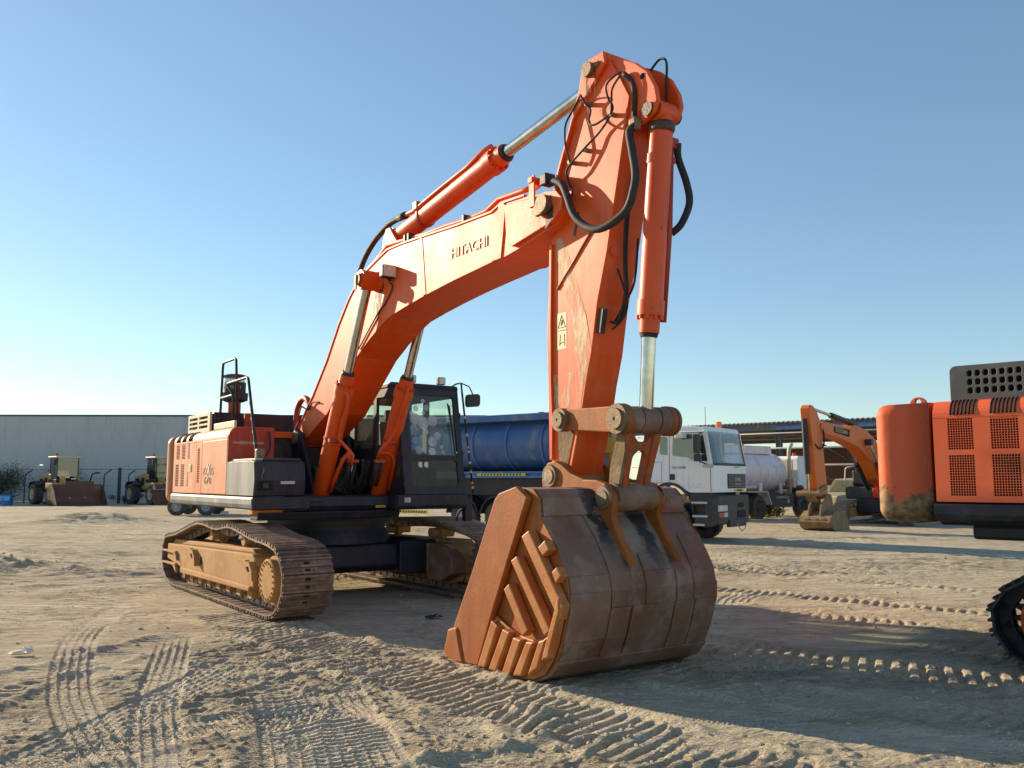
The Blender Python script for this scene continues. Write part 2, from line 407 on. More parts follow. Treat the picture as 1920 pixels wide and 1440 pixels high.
tint.inputs[7].default_value = (.96, 1.05, 1.07, 1)        # clear desert blue
hz_n = wn.nodes.new('ShaderNodeMix'); hz_n.data_type = 'RGBA'; hz_n.inputs[0].default_value = .26
hz_n.inputs[7].default_value = (1.45, 2.45, 3.6, 1)        # thin even haze in the air
wn.links.new(sky.outputs[0], tint.inputs[6]); wn.links.new(tint.outputs[2], hz_n.inputs[6]); wn.links.new(hz_n.outputs[2], bg.inputs[0])
S.view_settings.view_transform = 'Standard'; S.view_settings.look = 'None'; S.view_settings.gamma = 1
S.view_settings.exposure = .66
S.render.engine = 'CYCLES'
S.cycles.max_bounces = 8; S.cycles.transparent_max_bounces = 12

# ------------------------------------------------------------------ ground: one sheet, finer near the machine
rng = np.random.RandomState(3)
LAT = rng.rand(512, 512).astype(np.float32)
def vn(x, y, s, off=0):
    u = x * s + off * 17.3 + 100; v = y * s + off * 5.1 + 100
    i = np.floor(u).astype(int); j = np.floor(v).astype(int)
    f = u - i; g = v - j
    f = f * f * (3 - 2 * f); g = g * g * (3 - 2 * g)
    a = LAT[i & 511, j & 511]; b = LAT[(i + 1) & 511, j & 511]; c = LAT[i & 511, (j + 1) & 511]; d = LAT[(i + 1) & 511, (j + 1) & 511]
    return (a + (b - a) * f) * (1 - g) + (c + (d - c) * f) * g - .5
def fbm(x, y, s, o, n=0, gain=.5):
    r = 0; a = 1
    for k in range(o):
        r = r + a * vn(x, y, s * 2 ** k, n + k * 3); a *= gain
    return r
def span(parts):
    out = []
    for a, b, h0, h1 in parts:
        n = max(2, int(abs(b - a) / ((h0 + h1) / 2)))
        t = np.arange(n) / n
        out.append(a + (b - a) * (t * h0 * 2 + t * t * (h1 - h0)) / (h0 + h1) if h0 != h1 else a + (b - a) * t)
    return np.concatenate(out + [[parts[-1][1]]])
xs = span([(-900, -120, 90, 40), (-120, -40, 8, 2.5), (-40, -14, 1.2, .25), (-14, -4.7, .22, .02), (-4.7, 4.9, .0125, .0125), (4.9, 13, .02, .14), (13, 40, .2, 1.5), (40, 120, 2.5, 8), (120, 900, 40, 90)])
ys = span([(-60, 3, 6, 1.0), (3, 5, .25, .03), (5, 9.6, .018, .018), (9.6, 17, .02, .05), (17, 34, .05, .12), (34, 75, .15, .9), (75, 160, 1.5, 8), (160, 1500, 30, 160)])
X, Y = np.meshgrid(xs, ys)
H = fbm(X, Y, .11, 3) * .08 + fbm(X, Y, .5, 3, 4) * .022
near = np.clip((48 - Y) / 30, 0, 1) * np.clip((30 - np.abs(X)) / 15, 0, 1)
rough = np.clip(fbm(X, Y, .35, 3, 9) * 2.2 + .55, .12, 1)
def ss(a, b, x):
    t = np.clip((x - a) / (b - a), 0, 1); return t * t * (3 - 2 * t)
def rot_(a, sx=1.0, sy=1.0):
    return (X * math.cos(a) + Y * math.sin(a)) * sx, (-X * math.sin(a) + Y * math.cos(a)) * sy
fine = fbm(X, Y, 7, 4, 2, .65) * .012
def zone(s, n, k=3.0, o=.4): return np.clip(vn(X, Y, s, n) * k + o, 0, 1)
for (ang, sx, sy, n_, amp, zs) in ((.75, .30, 1, 31, .020, .55), (1.9, .28, 1, 51, .018, .47), (-.25, .22, 1, 81, .018, .62), (.35, .5, 1, 91, .014, .8)):
    u_, v_ = rot_(ang, sx, sy)
    f_ = vn(u_, v_, 9, n_) + vn(u_, v_, 21, n_ + 2) * .55
    fine = fine + (ss(-.02, .16, f_) - ss(.22, .42, f_) * .5) * amp * zone(zs, n_ + 7)      # torn, scraped crust with sharp lips
crumb = np.clip(vn(X, Y, 19, 71) + vn(X, Y, 37, 72) * .9 - .14, 0, 1) * zone(.8, 73, 2.5, .5)
cell = ss(.08, .2, vn(X, Y, 8, 75) + vn(X, Y, 17, 76) * .5) * zone(.7, 77, 3, .2)
fine = fine + crumb * .050 + cell * .014
H = H + fine * rough * near
warp = fbm(X, Y, 1.3, 2, 21) * .12
TINT = np.zeros_like(X)          # pressed, paler soil in the tracks

def frames(P):
    P = np.array(P, float); d = P[1:] - P[:-1]; L = np.hypot(d[:, 0], d[:, 1]); c = np.concatenate([[0], np.cumsum(L)])
    return P, d / L[:, None], L, c
def along(P, halfw):
    """distance along and across a path for the grid points near it"""
    P, d, L, c = frames(P)
    x0, y0 = P.min(0) - halfw - .3; x1, y1 = P.max(0) + halfw + .3
    i0, i1 = np.searchsorted(ys, [y0, y1]); j0, j1 = np.searchsorted(xs, [x0, x1])
    sl_ = (slice(i0, i1), slice(j0, j1))
    x = X[sl_]; y = Y[sl_]
    best = np.full(x.shape, 1e9); s = np.zeros(x.shape); w = np.zeros(x.shape)
    for k in range(len(L)):
        rx = x - P[k, 0]; ry = y - P[k, 1]
        t = rx * d[k, 0] + ry * d[k, 1]; tc = np.clip(t, 0, L[k])
        dx = rx - tc * d[k, 0]; dy = ry - tc * d[k, 1]
        q = dx * dx + dy * dy
        u = q < best
        best[u] = q[u]; s[u] = (c[k] + t)[u]; w[u] = (d[k, 0] * ry - d[k, 1] * rx)[u]
    return sl_, s, w, np.sqrt(best), c[-1], x, y
def fade(s, n, e=.25): return np.clip(s / e, 0, 1) * np.clip((n - s) / e, 0, 1)
def curve(P, n=8):
    return [(p.x, p.y) for p in smooth_path([(a, b, 0) for a, b in P], n)]
def bars(P, wid, pitch, amp, skew=.0, sink=.02, seed=0, keep=1.0):
    """imprint of crawler shoes: bars across the path"""
    sl_, s, w, q, n, x, y = along(P, wid / 2 + .2)
    wv = warp[sl_]
    edge = np.clip((wid / 2 - np.abs(w) + wv * .5) / .08, 0, 1) * fade(s, n, .5)
    ph = (s + w * skew + wv * .10 + vn(x, y, 3.1, seed) * .035) / pitch
    tri = np.abs((ph % 1) - .5) * 2
    g = ss(.25, .62, tri)
    wear = np.clip(vn(x, y, .9, seed + 5) * 2.6 + vn(x, y, 3, seed + 8) * 1.2 + .5 + keep * .5, 0, 1)
    H[sl_] += edge * (-fine[sl_] * rough[sl_] * near[sl_] * .55 * wear) + edge * wear * ((g - .5) * amp - sink * .4) * (1 + vn(x, y, 6, seed) * .9)
    rim = np.exp(-((np.abs(w) - wid / 2 - .05) / .07) ** 2) * fade(s, n, .6)
    H[sl_] += rim * (.028 + vn(x, y, 4, seed + 2) * .06) * np.clip(amp / .035, .3, 1)
    TINT[sl_] += edge * wear * .25
def tyre(P, wid, amp=.016, ribs=5, pitch=.055, seed=0):
    """imprint of a lorry tyre: ribs along the path, fine notches across"""
    sl_, s, w, q, n, x, y = along(P, wid / 2 + .2)
    edge = np.clip((wid / 2 - np.abs(w)) / .02, 0, 1) * fade(s, n, .6)
    u = (w / wid + .5) * ribs
    groove = np.clip(1 - np.abs((u % 1) - .0) / .13, 0, 1) + np.clip(1 - np.abs((u % 1) - 1) / .13, 0, 1)
    notch = np.clip(1 - np.abs(((s / pitch + (np.floor(u) % 2) * .5) % 1) - .5) / .2, 0, 1)
    wear = np.clip(vn(x, y, 1.1, seed + 5) * 2 + .75, .25, 1)
    fl = fine[sl_] * rough[sl_] * near[sl_]
    H[sl_] += edge * (-fl * .75 - .012) + edge * wear * (groove * amp * 1.6 + notch * amp * .4)
    TINT[sl_] += edge * .55
tyreA = curve([(-5.5, 14.4), (-5.3, 12.2), (-4.86, 10.26), (-4.25, 8.74), (-3.62, 7.42), (-3.15, 6.6), (-2.65, 5.83), (-2.1, 5.0)])
tyre(tyreA, .38, seed=1)
tyre(curve([(-3.70, 9.9), (-3.28, 8.61), (-2.89, 7.42), (-2.6, 6.6), (-2.09, 5.41), (-1.9, 4.8)]), .36, seed=2)
tyre(curve([(-6.4, 11.3), (-6.3, 9.6), (-6.0, 8.2)]), .36, amp=.010, seed=3)
tyre(curve([(-2.9, 5.2), (-2.75, 7.0), (-2.6, 8.6)]), .5, amp=.008, ribs=7, pitch=.05, seed=14)
tyre(curve([(-.9, 5.0), (-1.3, 6.3), (-1.75, 7.6)]), .9, amp=.008, ribs=11, pitch=.05, seed=15)
tyre(curve([(3.0, 12.1), (3.3, 13.0), (3.9, 13.8)]), .5, amp=.012, seed=4)
tyre(curve([(.8, 7.0), (2.3, 6.2), (4.1, 5.6), (5.6, 5.2)]), .35, amp=.010, seed=5)
bars([(-3.9, 11.9), (-2.24, 9.75), (-1.0, 8.15), (0.0, 7.0), (.75, 6.1), (1.7, 5.0)], .95, .125, .040, skew=.25, seed=1, keep=.7)
bars([(.9, 8.3), (2.2, 7.2), (3.6, 6.15), (5.2, 5.0)], .62, .14, .036, skew=-.3, seed=3, keep=.6)
bars([(1.6, 9.9), (2.9, 8.7), (4.5, 7.4), (6.4, 5.9)], .75, .15, .042, skew=.3, seed=4, keep=.7)
bars([(2.4, 12.6), (3.8, 11.2), (5.3, 9.9), (6.8, 8.6)], .55, .14, .034, skew=.25, seed=5, keep=.6)
bars([(2.7, 14.6), (4.3, 12.9), (6.0, 11.3), (8.0, 9.6)], .55, .14, .036, skew=.25, seed=6, keep=.6)
bars([(3.6, 17.5), (6.3, 14.4), (9.5, 11.5)], .55, .16, .036, skew=.2, seed=7, keep=.4)
bars([(-4.9, 4.6), (-4.4, 6.4), (-4.6, 8.6)], 1.1, .15, .036, skew=.15, seed=8, keep=.2)
bars([(-.3, 4.6), (-1.2, 6.2), (-2.6, 8.2)], .8, .085, .016, skew=0, seed=9, keep=.0)
bars([(-2.9, 9.9), (-2.4, 10.4), (-1.6, 10.5)], .7, .12, .022, skew=.4, seed=10, keep=.0)
bars([(-9.5, 13.0), (-6.0, 16.5), (-2, 20)], .7, .16, .03, seed=11, keep=-.2)
bars([(-10, 20.0), (-3, 22), (6, 24.5), (14, 26)], .7, .18, .03, seed=12, keep=-.1)
# years of machine traffic: long shallow marks all over the yard
tr_ = random.Random(17)
for i in range(34):
    y0 = tr_.uniform(9, 44); x0 = tr_.uniform(-.75, .8) * y0
    an = tr_.choice((R(-40), R(-38), R(-48), R(-30), R(8), R(-8), R(150), R(60))) + tr_.gauss(0, .12)
    ln = tr_.uniform(4, 12); cv = tr_.gauss(0, .05)
    pts = [(x0 + math.cos(an + cv * k) * ln * (k / 5 - .5), y0 + math.sin(an + cv * k) * ln * (k / 5 - .5)) for k in range(6)]
    if min(b_ for a_, b_ in pts) < 7.5 or any(-6.5 < a_ < 3 and 8 < b_ < 17 for a_, b_ in pts): continue
    if i % 3 == 0: tyre(curve(pts, 4), .45, amp=.014, ribs=4, pitch=.09 if y0 < 18 else .2, seed=30 + i)
    else: bars(curve(pts, 4), tr_.uniform(.5, .75), .15 if y0 < 17 else .22, tr_.uniform(.022, .036), skew=tr_.uniform(-.3, .3), seed=60 + i, keep=tr_.uniform(-.1, .5))
bars([(-3.3, 5.0), (-2.3, 6.2), (-.9, 7.2)], .5, .05, .014, seed=111, keep=.6)
bars([(-.2, 5.0), (-.35, 6.4), (-.75, 7.9)], .45, .045, .012, seed=112, keep=.6)
bars([(-1.35, 5.0), (-1.6, 6.3), (-1.75, 7.4)], .42, .04, .012, seed=113, keep=.7)
bars([(-4.6, 7.2), (-3.9, 8.6), (-3.6, 10.2)], .5, .11, .022, skew=.5, seed=114, keep=.2)
bars([(-.9, 5.0), (.3, 5.6), (1.4, 6.0)], .6, .13, .03, skew=.6, seed=115, keep=.1)
tyre(curve([(-2.05, 8.6), (-1.95, 9.3), (-1.6, 9.9)]), .4, seed=116)
tyre(curve([(-8.5, 12), (-6.8, 15), (-6.2, 18)]), .42, seed=117)
# loose heaps and the ridge pushed up in front of the machine
for (hx, hy, hr, hh) in ((.22, 6.55, .22, .06), (.05, 6.75, .16, .05), (-9.8, 17.0, .9, .16), (-8.0, 16.2, .6, .09), (-1.9, 7.9, .14, .03), (2.75, 6.6, .2, .05), (-17, 36, 2.2, .25), (-4.3, 9.0, .2, .03)):
    q = np.exp(-((X - hx) ** 2 + (Y - hy) ** 2) / hr ** 2)
    H += q * hh * (1 + vn(X, Y, 9, 3) * 1.6)
# level pads where tracks and wheels stand
for (px_, py_, pr) in ((-2.9, 13.2, 2.9), (-4.3, 12.7, 1.6), (.9, 8.4, .9), (5.2, 23.7, 2.0)):
    q = np.clip(1.25 - np.hypot(X - px_, Y - py_) / pr, 0, 1)
    H = H * (1 - q * .6) - q * .006
H -= .015
nx, ny = len(xs), len(ys)
me = bpy.data.meshes.new('ground')
co_ = np.stack([X, Y, H], -1).reshape(-1, 3).astype(np.float32)
me.vertices.add(nx * ny); me.vertices.foreach_set('co', co_.ravel())
ii = (np.arange(ny - 1)[:, None] * nx + np.arange(nx - 1)[None, :]).ravel()
quads = np.stack([ii, ii + 1, ii + nx + 1, ii + nx], -1).astype(np.int32)
me.loops.add(len(ii) * 4); me.loops.foreach_set('vertex_index', quads.ravel())
me.polygons.add(len(ii)); me.polygons.foreach_set('loop_start', (np.arange(len(ii)) * 4).astype(np.int32))
me.polygons.foreach_set('use_smooth', np.ones(len(ii), bool))
me.update(); me.validate()
at = me.attributes.new('pressed', 'FLOAT', 'POINT'); at.data.foreach_set('value', np.clip(TINT, 0, 1).ravel().astype(np.float32))
ground = bpy.data.objects.new('ground', me); COL.objects.link(ground)
tag(ground, kind='structure')
m, nt, P, out = newmat('sandy_ground'); L = nt.links
tc = nd(nt, 'ShaderNodeTexCoord')
a = nd(nt, 'ShaderNodeTexNoise', i_Scale=.22, i_Detail=7.0, i_Roughness=.62); L.new(tc.outputs['Object'], a.inputs['Vector'])
b = nd(nt, 'ShaderNodeTexNoise', i_Scale=2.3, i_Detail=9.0, i_Roughness=.7); L.new(tc.outputs['Object'], b.inputs['Vector'])
g = nd(nt, 'ShaderNodeTexNoise', i_Scale=30.0, i_Detail=7.0, i_Roughness=.75); L.new(tc.outputs['Object'], g.inputs['Vector'])
c = mixc(nt, ramp(nt, a.outputs[0], .36, .62), (.58, .485, .33), (.76, .65, .46))
c = mixc(nt, ramp(nt, b.outputs[0], .52, .74, (0, 0, 0, 1), (.75, .75, .75, 1)), c, (.40, .32, .21))
c = mixc(nt, ramp(nt, g.outputs[0], .58, .72, (0, 0, 0, 1), (.5, .5, .5, 1)), c, (.30, .245, .165))
mp = nd(nt, 'ShaderNodeMapping'); mp.inputs['Rotation'].default_value = (0, 0, R(35)); mp.inputs['Scale'].default_value = (.22, 1.3, 1); L.new(tc.outputs['Object'], mp.inputs[0])
st = nd(nt, 'ShaderNodeTexNoise', i_Scale=1.1, i_Detail=8.0, i_Roughness=.7); L.new(mp.outputs[0], st.inputs['Vector'])
c = mixc(nt, ramp(nt, st.outputs[0], .50, .62, (0, 0, 0, 1), (.75, .75, .75, 1)), c, (.38, .305, .205))
mp2 = nd(nt, 'ShaderNodeMapping'); mp2.inputs['Rotation'].default_value = (0, 0, R(-12)); mp2.inputs['Scale'].default_value = (.15, 1.0, 1); L.new(tc.outputs['Object'], mp2.inputs[0])
st2 = nd(nt, 'ShaderNodeTexNoise', i_Scale=.7, i_Detail=7.0, i_Roughness=.65); L.new(mp2.outputs[0], st2.inputs['Vector'])
c = mixc(nt, ramp(nt, st2.outputs[0], .52, .66, (0, 0, 0, 1), (.55, .55, .55, 1)), c, (.80, .70, .51))
pr = nd(nt, 'ShaderNodeAttribute'); pr.attribute_name = 'pressed'
c = mixc(nt, pr.outputs['Fac'], c, (.80, .70, .52))
L.new(c, P.inputs['Base Color']); P.inputs['Roughness'].default_value = .95; P.inputs['Specular IOR Level'].default_value = .15
bp = nd(nt, 'ShaderNodeBump', i_Strength=.9, i_Distance=.02); L.new(g.outputs[0], bp.inputs['Height'])
b2 = nd(nt, 'ShaderNodeBump', i_Strength=.9, i_Distance=.07); L.new(b.outputs[0], b2.inputs['Height']); L.new(bp.outputs[0], b2.inputs['Normal'])
for ang_, sc_, ds_ in ((35, 5.0, .05), (-12, 3.5, .07), (70, 8.0, .03)):
    mq = nd(nt, 'ShaderNodeMapping'); mq.inputs['Rotation'].default_value = (0, 0, R(ang_)); mq.inputs['Scale'].default_value = (.25, 1.0, 1); L.new(tc.outputs['Object'], mq.inputs[0])
    sq = nd(nt, 'ShaderNodeTexNoise', i_Scale=sc_, i_Detail=6.0, i_Roughness=.68); L.new(mq.outputs[0], sq.inputs['Vector'])
    b3 = nd(nt, 'ShaderNodeBump', i_Strength=.75, i_Distance=ds_)
    L.new(ramp(nt, sq.outputs[0], .42, .62), b3.inputs['Height']); L.new(b2.outputs[0], b3.inputs['Normal']); b2 = b3
L.new(b2.outputs[0], P.inputs['Normal'])
me.materials.append(m)
M['clod'] = worn('soil_clod', (.46, .39, .27), (.38, .31, .21), s1=4, s2=12, rough=.95, bump=.5)

# loose clods and pebbles lying about: nobody could count them
mb = MB()
rr = random.Random(5)
ico = bmesh.new(); bmesh.ops.create_icosphere(ico, subdivisions=1, radius=1)
IV = [v.co.copy() for v in ico.verts]; IF = [tuple(v.index for v in f.verts) for f in ico.faces]; ico.free()
def hz(x, y):
    i = min(max(np.searchsorted(ys, y), 0), ny - 1); j = min(max(np.searchsorted(xs, x), 0), nx - 1)
    return float(H[i, j])
for k in range(1500):
    y = 4.8 + 17 * rr.random() ** 1.7
    x = rr.uniform(-.75, .75) * y * 1.0
    if rr.random() < .35:
        t = rr.random(); x = -2.9 + 4.0 * t + rr.gauss(0, .5); y = 9.6 - 4.2 * t + rr.gauss(0, .5)
    if y < 4.5: continue
    r = .007 + .022 * rr.random() ** 3
    z = hz(x, y)
    sc = Vector((r * rr.uniform(.7, 1.5), r * rr.uniform(.7, 1.5), r * rr.uniform(.5, .9)))
    rot = Matrix.Rotation(rr.uniform(0, 6.3), 3, 'Z')
    mb.add([rot @ Vector((v.x * sc.x * rr.uniform(.75, 1.2), v.y * sc.y * rr.uniform(.75, 1.2), v.z * sc.z)) + Vector((x, y, z + sc.z * .3)) for v in IV], IF)
tag(mb.build('soil_clods', M['clod']), kind='stuff')
# ------------------------------------------------------------------ crawler excavator (x forward, y to its left)
PATH_A = [(2.2, 0), (1.4, 0), (.5, 0), (-.5, 0), (-1.4, 0), (-2.0, .0), (-2.42, .10), (-2.64, .33), (-2.67, .55), (-2.53, .79), (-2.0, .86), (-1.43, .97), (-.78, 1.09), (-.35, 1.085),
          (.12, 1.045), (.65, 1.10), (1.1, 1.06), (1.6, .985), (2.1, .95), (2.45, .89), (2.69, .72), (2.76, .47), (2.66, .2), (2.45, .05)]
PATH_B = [(2.2, 0), (1.4, 0), (.5, 0), (-.5, 0), (-1.4, 0), (-2.0, .0), (-2.42, .10), (-2.64, .33), (-2.67, .55), (-2.53, .79), (-2.0, .90), (-1.3, 1.03), (-.6, 1.07), (.0, 1.09),
          (.6, 1.12), (1.2, 1.11), (1.7, 1.05), (2.15, .97), (2.45, .87), (2.69, .70), (2.76, .47), (2.66, .2), (2.45, .05)]

def crawler(root, out, path, lc=1.475, w=.66, mats=None, rz=0.0, off=(0, 0, 0), cut=None):
    """one track: frame with rollers and final drive, and the chain of shoes; out = -1 right side, +1 left"""
    shoe, dusty = mats or (M['shoe'], M['dusty'])
    yc = out * lc; yo = out * (lc + w / 2)
    def put(o):
        o.rotation_euler = (0, 0, rz); o.location = off
        return o
    P = smooth_path([(a, 0, z) for a, z in path], 12, True)
    d = [0]
    for i in range(len(P)): d.append(d[-1] + (P[(i + 1) % len(P)] - P[i]).length)
    n = 52; pitch = d[-1] / n
    def at_(s):
        s %= d[-1]
        k = max(0, next(i for i in range(len(d)) if d[i] > s) - 1)
        t = (s - d[k]) / (d[k + 1] - d[k])
        return P[k].lerp(P[(k + 1) % len(P)], t)
    mb = MB()
    for i in range(n):
        p0 = at_(i * pitch); p1 = at_((i + 1) * pitch)
        t = (p1 - p0).normalized(); nrm = Vector((-t.z, 0, t.x))       # path runs front->rear along the bottom
        nrm = -nrm if nrm.dot((p0 + p1) / 2 - Vector((0, 0, .5))) < 0 and abs(p0.x) > 2.3 else nrm
        c = (p0 + p1) / 2
        if (nrm.z > 0) != (c.z > .5) and abs(c.x) < 2.3: nrm = -nrm
        b = Vector((0, 1, 0))
        rot = Matrix((t, b, nrm)).transposed()
        def lb(u, v, h, su, sv, sh, mi=0):
            mb.box(c + t * u + b * (yc + v) + nrm * h, (su, sv, sh), rot, mi)
        hp = pitch / 2
        lb(0, 0, -.045, pitch * .97, w, .022)
        for u in (-hp * .78, 0, hp * .78):
            lb(u, 0, -.018, .024, w - .01, .036)
        lb(hp * .95, 0, -.052, .03, w, .022)
        for u, wd in ((-hp * .4, .055), (hp * .4, .045)):
            lb(u, 0, -.0335, .032, wd * 1.35, .003, 1)
            for v in (-.085, .085): mb.cyl(c + t * u + b * (yc + v) + nrm * -.036, c + t * u + b * (yc + v) + nrm * -.018, .013, 6)
        for v in (-.085, .085):
            lb(-.02, v, -.105, pitch * 1.02, .04, .10)
        mb.cyl(c + b * (yc - .12) + nrm * -.11, c + b * (yc + .12) + nrm * -.11, .03, 8)
    put(mb.build('track_chain', [shoe, M['dark']], root))
    # frame
    yi = out * (lc - .12)
    f = MB()
    face = yo - out * .03
    f.prism([(-2.40, .66), (1.60, .745), (1.68, .70), (1.72, .62), (1.66, .33), (1.60, .28), (-1.50, .27), (-1.62, .33), (-2.40, .42)], face, yi - out * .16)
    f.prism([(-1.5, .345), (1.64, .345), (1.62, .275), (-1.5, .255)], face + out * .045, face)
    f.prism([(-2.35, .66), (1.55, .745), (1.45, .80), (-2.2, .74)], face - out * .06, yi)
    f.bx(-1.7, 1.7, yi - .05, yi + .05, .2, .5)
    put(f.build('track_frame', dusty, root, .018)); fr = root.children[-1]
    fr = [o for o in root.children if o.name.startswith('track_frame')][-1]
    s = MB()
    # steps at the rear, tow brackets
    for z0 in (.56, .37):
        s.prism([(-2.56, z0), (-1.80, z0 + .01), (-1.80, z0 - .03), (-2.56, z0 - .025)], face + out * .045, face - out * .01)
        s.prism([(-1.98, z0 - .02), (-1.80, z0 - .02), (-1.72, z0 - .14)], face + out * .04, face)
    s.build('frame_step', dusty, fr, .006)
    for a0 in (-1.0, 1.46):
        k = MB()
        k.prism([(a0 - .02, .645), (a0 + .22, .66), (a0 + .33, .56), (a0 + .36, .42), (a0 + .2, .50), (a0 + .05, .57)], face + out * .075, face,
                holes=[[(a0 + .12, .585), (a0 + .21, .60), (a0 + .27, .53), (a0 + .19, .53)]])
        k.prism([(a0 - .25, .66), (a0 + .02, .665), (a0 + .02, .645), (a0 - .25, .63)], face + out * .05, face)
        k.build('tow_bracket', dusty, fr, .005)
    h = MB(); h.prism(rrect(-.61, -.50, .44, .57, .05), face + out * .003, face - out * .02)
    h.build('access_hole', M['dark'], fr)
    dr = MB()
    y0 = face - out * .10
    dr.lathe((2.2, y0, .465), (0, out, 0), [(-.22, .0), (-.22, .30), (.03, .30), (.03, .265), (.115, .265), (.125, .25), (.125, 0)], 36)
    for k in range(20):
        a = 2 * PI * k / 20
        p = Vector((2.2 + .225 * math.cos(a), y0 + out * .12, .465 + .225 * math.sin(a)))
        dr.cyl(p, p + Vector((0, out * .022, 0)), .014, 6)
    dr.build('final_drive', dusty, fr)
    sp = MB()
    pr = []
    for k in range(22):
        a = 2 * PI * k / 22
        for q, r_ in ((-.09, .33), (-.04, .39), (.04, .39), (.09, .33)): pr.append((2.2 + r_ * math.cos(a + q), .465 + r_ * math.sin(a + q)))
    sp.prism(pr, yc - .035, yc + .035)
    sp.build('sprocket', shoe, fr)
    idl = MB(); idl.lathe((-2.15, yc - .09, .46), (0, 1, 0), [(0, 0), (0, .33), (.05, .33), (.05, .38), (.13, .38), (.13, .33), (.18, .33), (.18, 0)], 30)
    idl.bx(-2.5, -1.7, yc - .2, yc + .2, .40, .52)
    idl.build('idler_wheel', dusty, fr)
    for k in range(8):
        a = -1.55 + k * .43
        q = MB(); q.lathe((a, yc - .26, .245), (0, 1, 0), [(0, 0), (0, .055), (.06, .06), (.09, .10), (.2, .10), (.2, .085), (.32, .085), (.32, .10), (.43, .10), (.46, .06), (.52, .055), (.52, 0)], 18)
        q.prism([(a - .07, .17), (a + .07, .17), (a + .10, .30), (a - .10, .30)], yo - out * .06, yo - out * .13)
        q.build('track_roller', dusty, fr)
    for a in (-.45, .95):
        q = MB(); q.lathe((a, yc - .2, .885), (0, 1, 0), [(0, 0), (0, .075), (.14, .075), (.14, .095), (.26, .095), (.26, .075), (.4, .075), (.4, 0)], 18)
        q.bx(a - .07, a + .07, yc - .03, yc + .03, .7, .88)
        q.build('carrier_roller', dusty, fr)
    return fr

def vent_panel(a0, a1, z0, z1, y0, y1, cols, mb):
    """door skin with the vent openings cut right through"""
    holes = []
    for (c0, c1, v0, v1, nc, nr, gap) in cols:
        pw = (c1 - c0) / nc; ph = (v1 - v0) / nr; gx = gap if nc > 1 else .96
        for i in range(nc):
            for j in range(nr):
                holes.append(slot(c0 + i * pw, c0 + (i + gx) * pw, v0 + j * ph, v0 + (j + gap) * ph))
    mb.prism(slot(a0, a1, z0, z1), y0, y1, holes=holes)

def upper_side(root, skin, strip, cw_mat, style, cw_r=.15):
    """right-hand side of the upper structure: counterweight, doors, rounded top, lower skirt"""
    o = MB().bx(-3.47, -2.925, -1.65, 1.65, 1.29, 2.475).build('counterweight', cw_mat, root)
    bm = bmesh.new(); bm.from_mesh(o.data)
    bmesh.ops.bevel(bm, geom=[e for e in bm.edges if not all(v.co.x > -3 for v in e.verts)], offset=cw_r, segments=6, profile=.5, affect='EDGES')
    bm.normal_update()
    for f in bm.faces: f.smooth = f.normal.length > 0 and max(abs(c) for c in f.normal) < .999
    for f in bm.faces: f.smooth = True
    bm.to_mesh(o.data); bm.free()
    wn_ = o.modifiers.new('weighted', 'WEIGHTED_NORMAL'); wn_.weight = 100
    core = MB(); core.bx(-2.90, .05, -1.60, -.97, 1.47, 2.30)
    core.build('engine_bay_wall', M['dark'], root)
    if style == 'slots':
        c1 = [(-2.72, -2.50, 2.05, 2.31, 1, 11, .62), (-2.37, -2.15, 2.05, 2.31, 1, 11, .62), (-2.00, -1.88, 2.05, 2.31, 1, 11, .55),
              (-2.75, -2.53, 1.60, 1.97, 1, 13, .62), (-2.40, -2.18, 1.60, 1.97, 1, 13, .62), (-2.02, -1.92, 1.60, 1.84, 1, 8, .45)]
    else:
        c1 = [(-2.75, -2.52, 1.995, 2.30, 10, 13, .80), (-2.37, -2.13, 1.995, 2.305, 10, 13, .80), (-2.75, -2.52, 1.55, 1.945, 10, 16, .80), (-2.37, -2.13, 1.55, 1.945, 10, 16, .80),
              (-1.98, -1.80, 1.995, 2.30, 8, 13, .80)]
    d = MB(); vent_panel(-2.885, -1.515, 1.49, 2.30, -1.65, -1.640, c1, d)
    door = d.build('service_door', skin, root)
    hd = MB().prism(rrect(-1.86, -1.74, 1.84, 1.96, .02), -1.662, -1.645).prism(rrect(-1.825, -1.775, 1.87, 1.93, .015), -1.668, -1.655)
    hd.build('door_latch', [M['cream'] if style == 'slots' else skin], door)
    d = MB(); vent_panel(-1.505, -1.185, 1.49, 2.30, -1.65, -1.640, [(-1.43, -1.29, 1.66, 2.21, 1, 20, .6)], d)
    d.build('vent_strip', skin, root)
    d = MB().prism(slot(-1.175, .10, 1.49, 2.30), -1.65, -1.605)
    d.build('side_panel', skin, root, .008)
    for (s0, s1) in ((-2.885, -1.515), (-1.505, -1.185), (-1.175, .10)):
        prof = [(-1.65, 2.303)] + arc(-1.49, 2.32, .16, 180, 90, 7) + [(-.97, 2.48), (-.97, 2.45), (-1.48, 2.45), (-1.61, 2.32), (-1.61, 2.303)]
        k = MB().prism(prof, s0, s1, 'x', sm=False)
        k.build('rounded_top_panel', skin, root)
    v = MB()
    for c0 in (-2.72, -2.36, -1.98):
        for i in range(7):
            a = c0 + i * .034
            v.tube([(a, y, z) for y, z in [(-1.652, 2.335)] + arc(-1.49, 2.322, .161, 175, 100, 5)], .0105, 5)
    v.build('top_slot', M['dark'], root)
    sk = MB().prism([(-1.60, 1.475), (-1.655, 1.468), (-1.675, 1.44), (-1.675, 1.37), (-1.655, 1.32), (-1.60, 1.295), (-1.2, 1.295), (-1.2, 1.475)], -2.91, 1.30, 'x')
    sk.build('lower_skirt', strip, root)

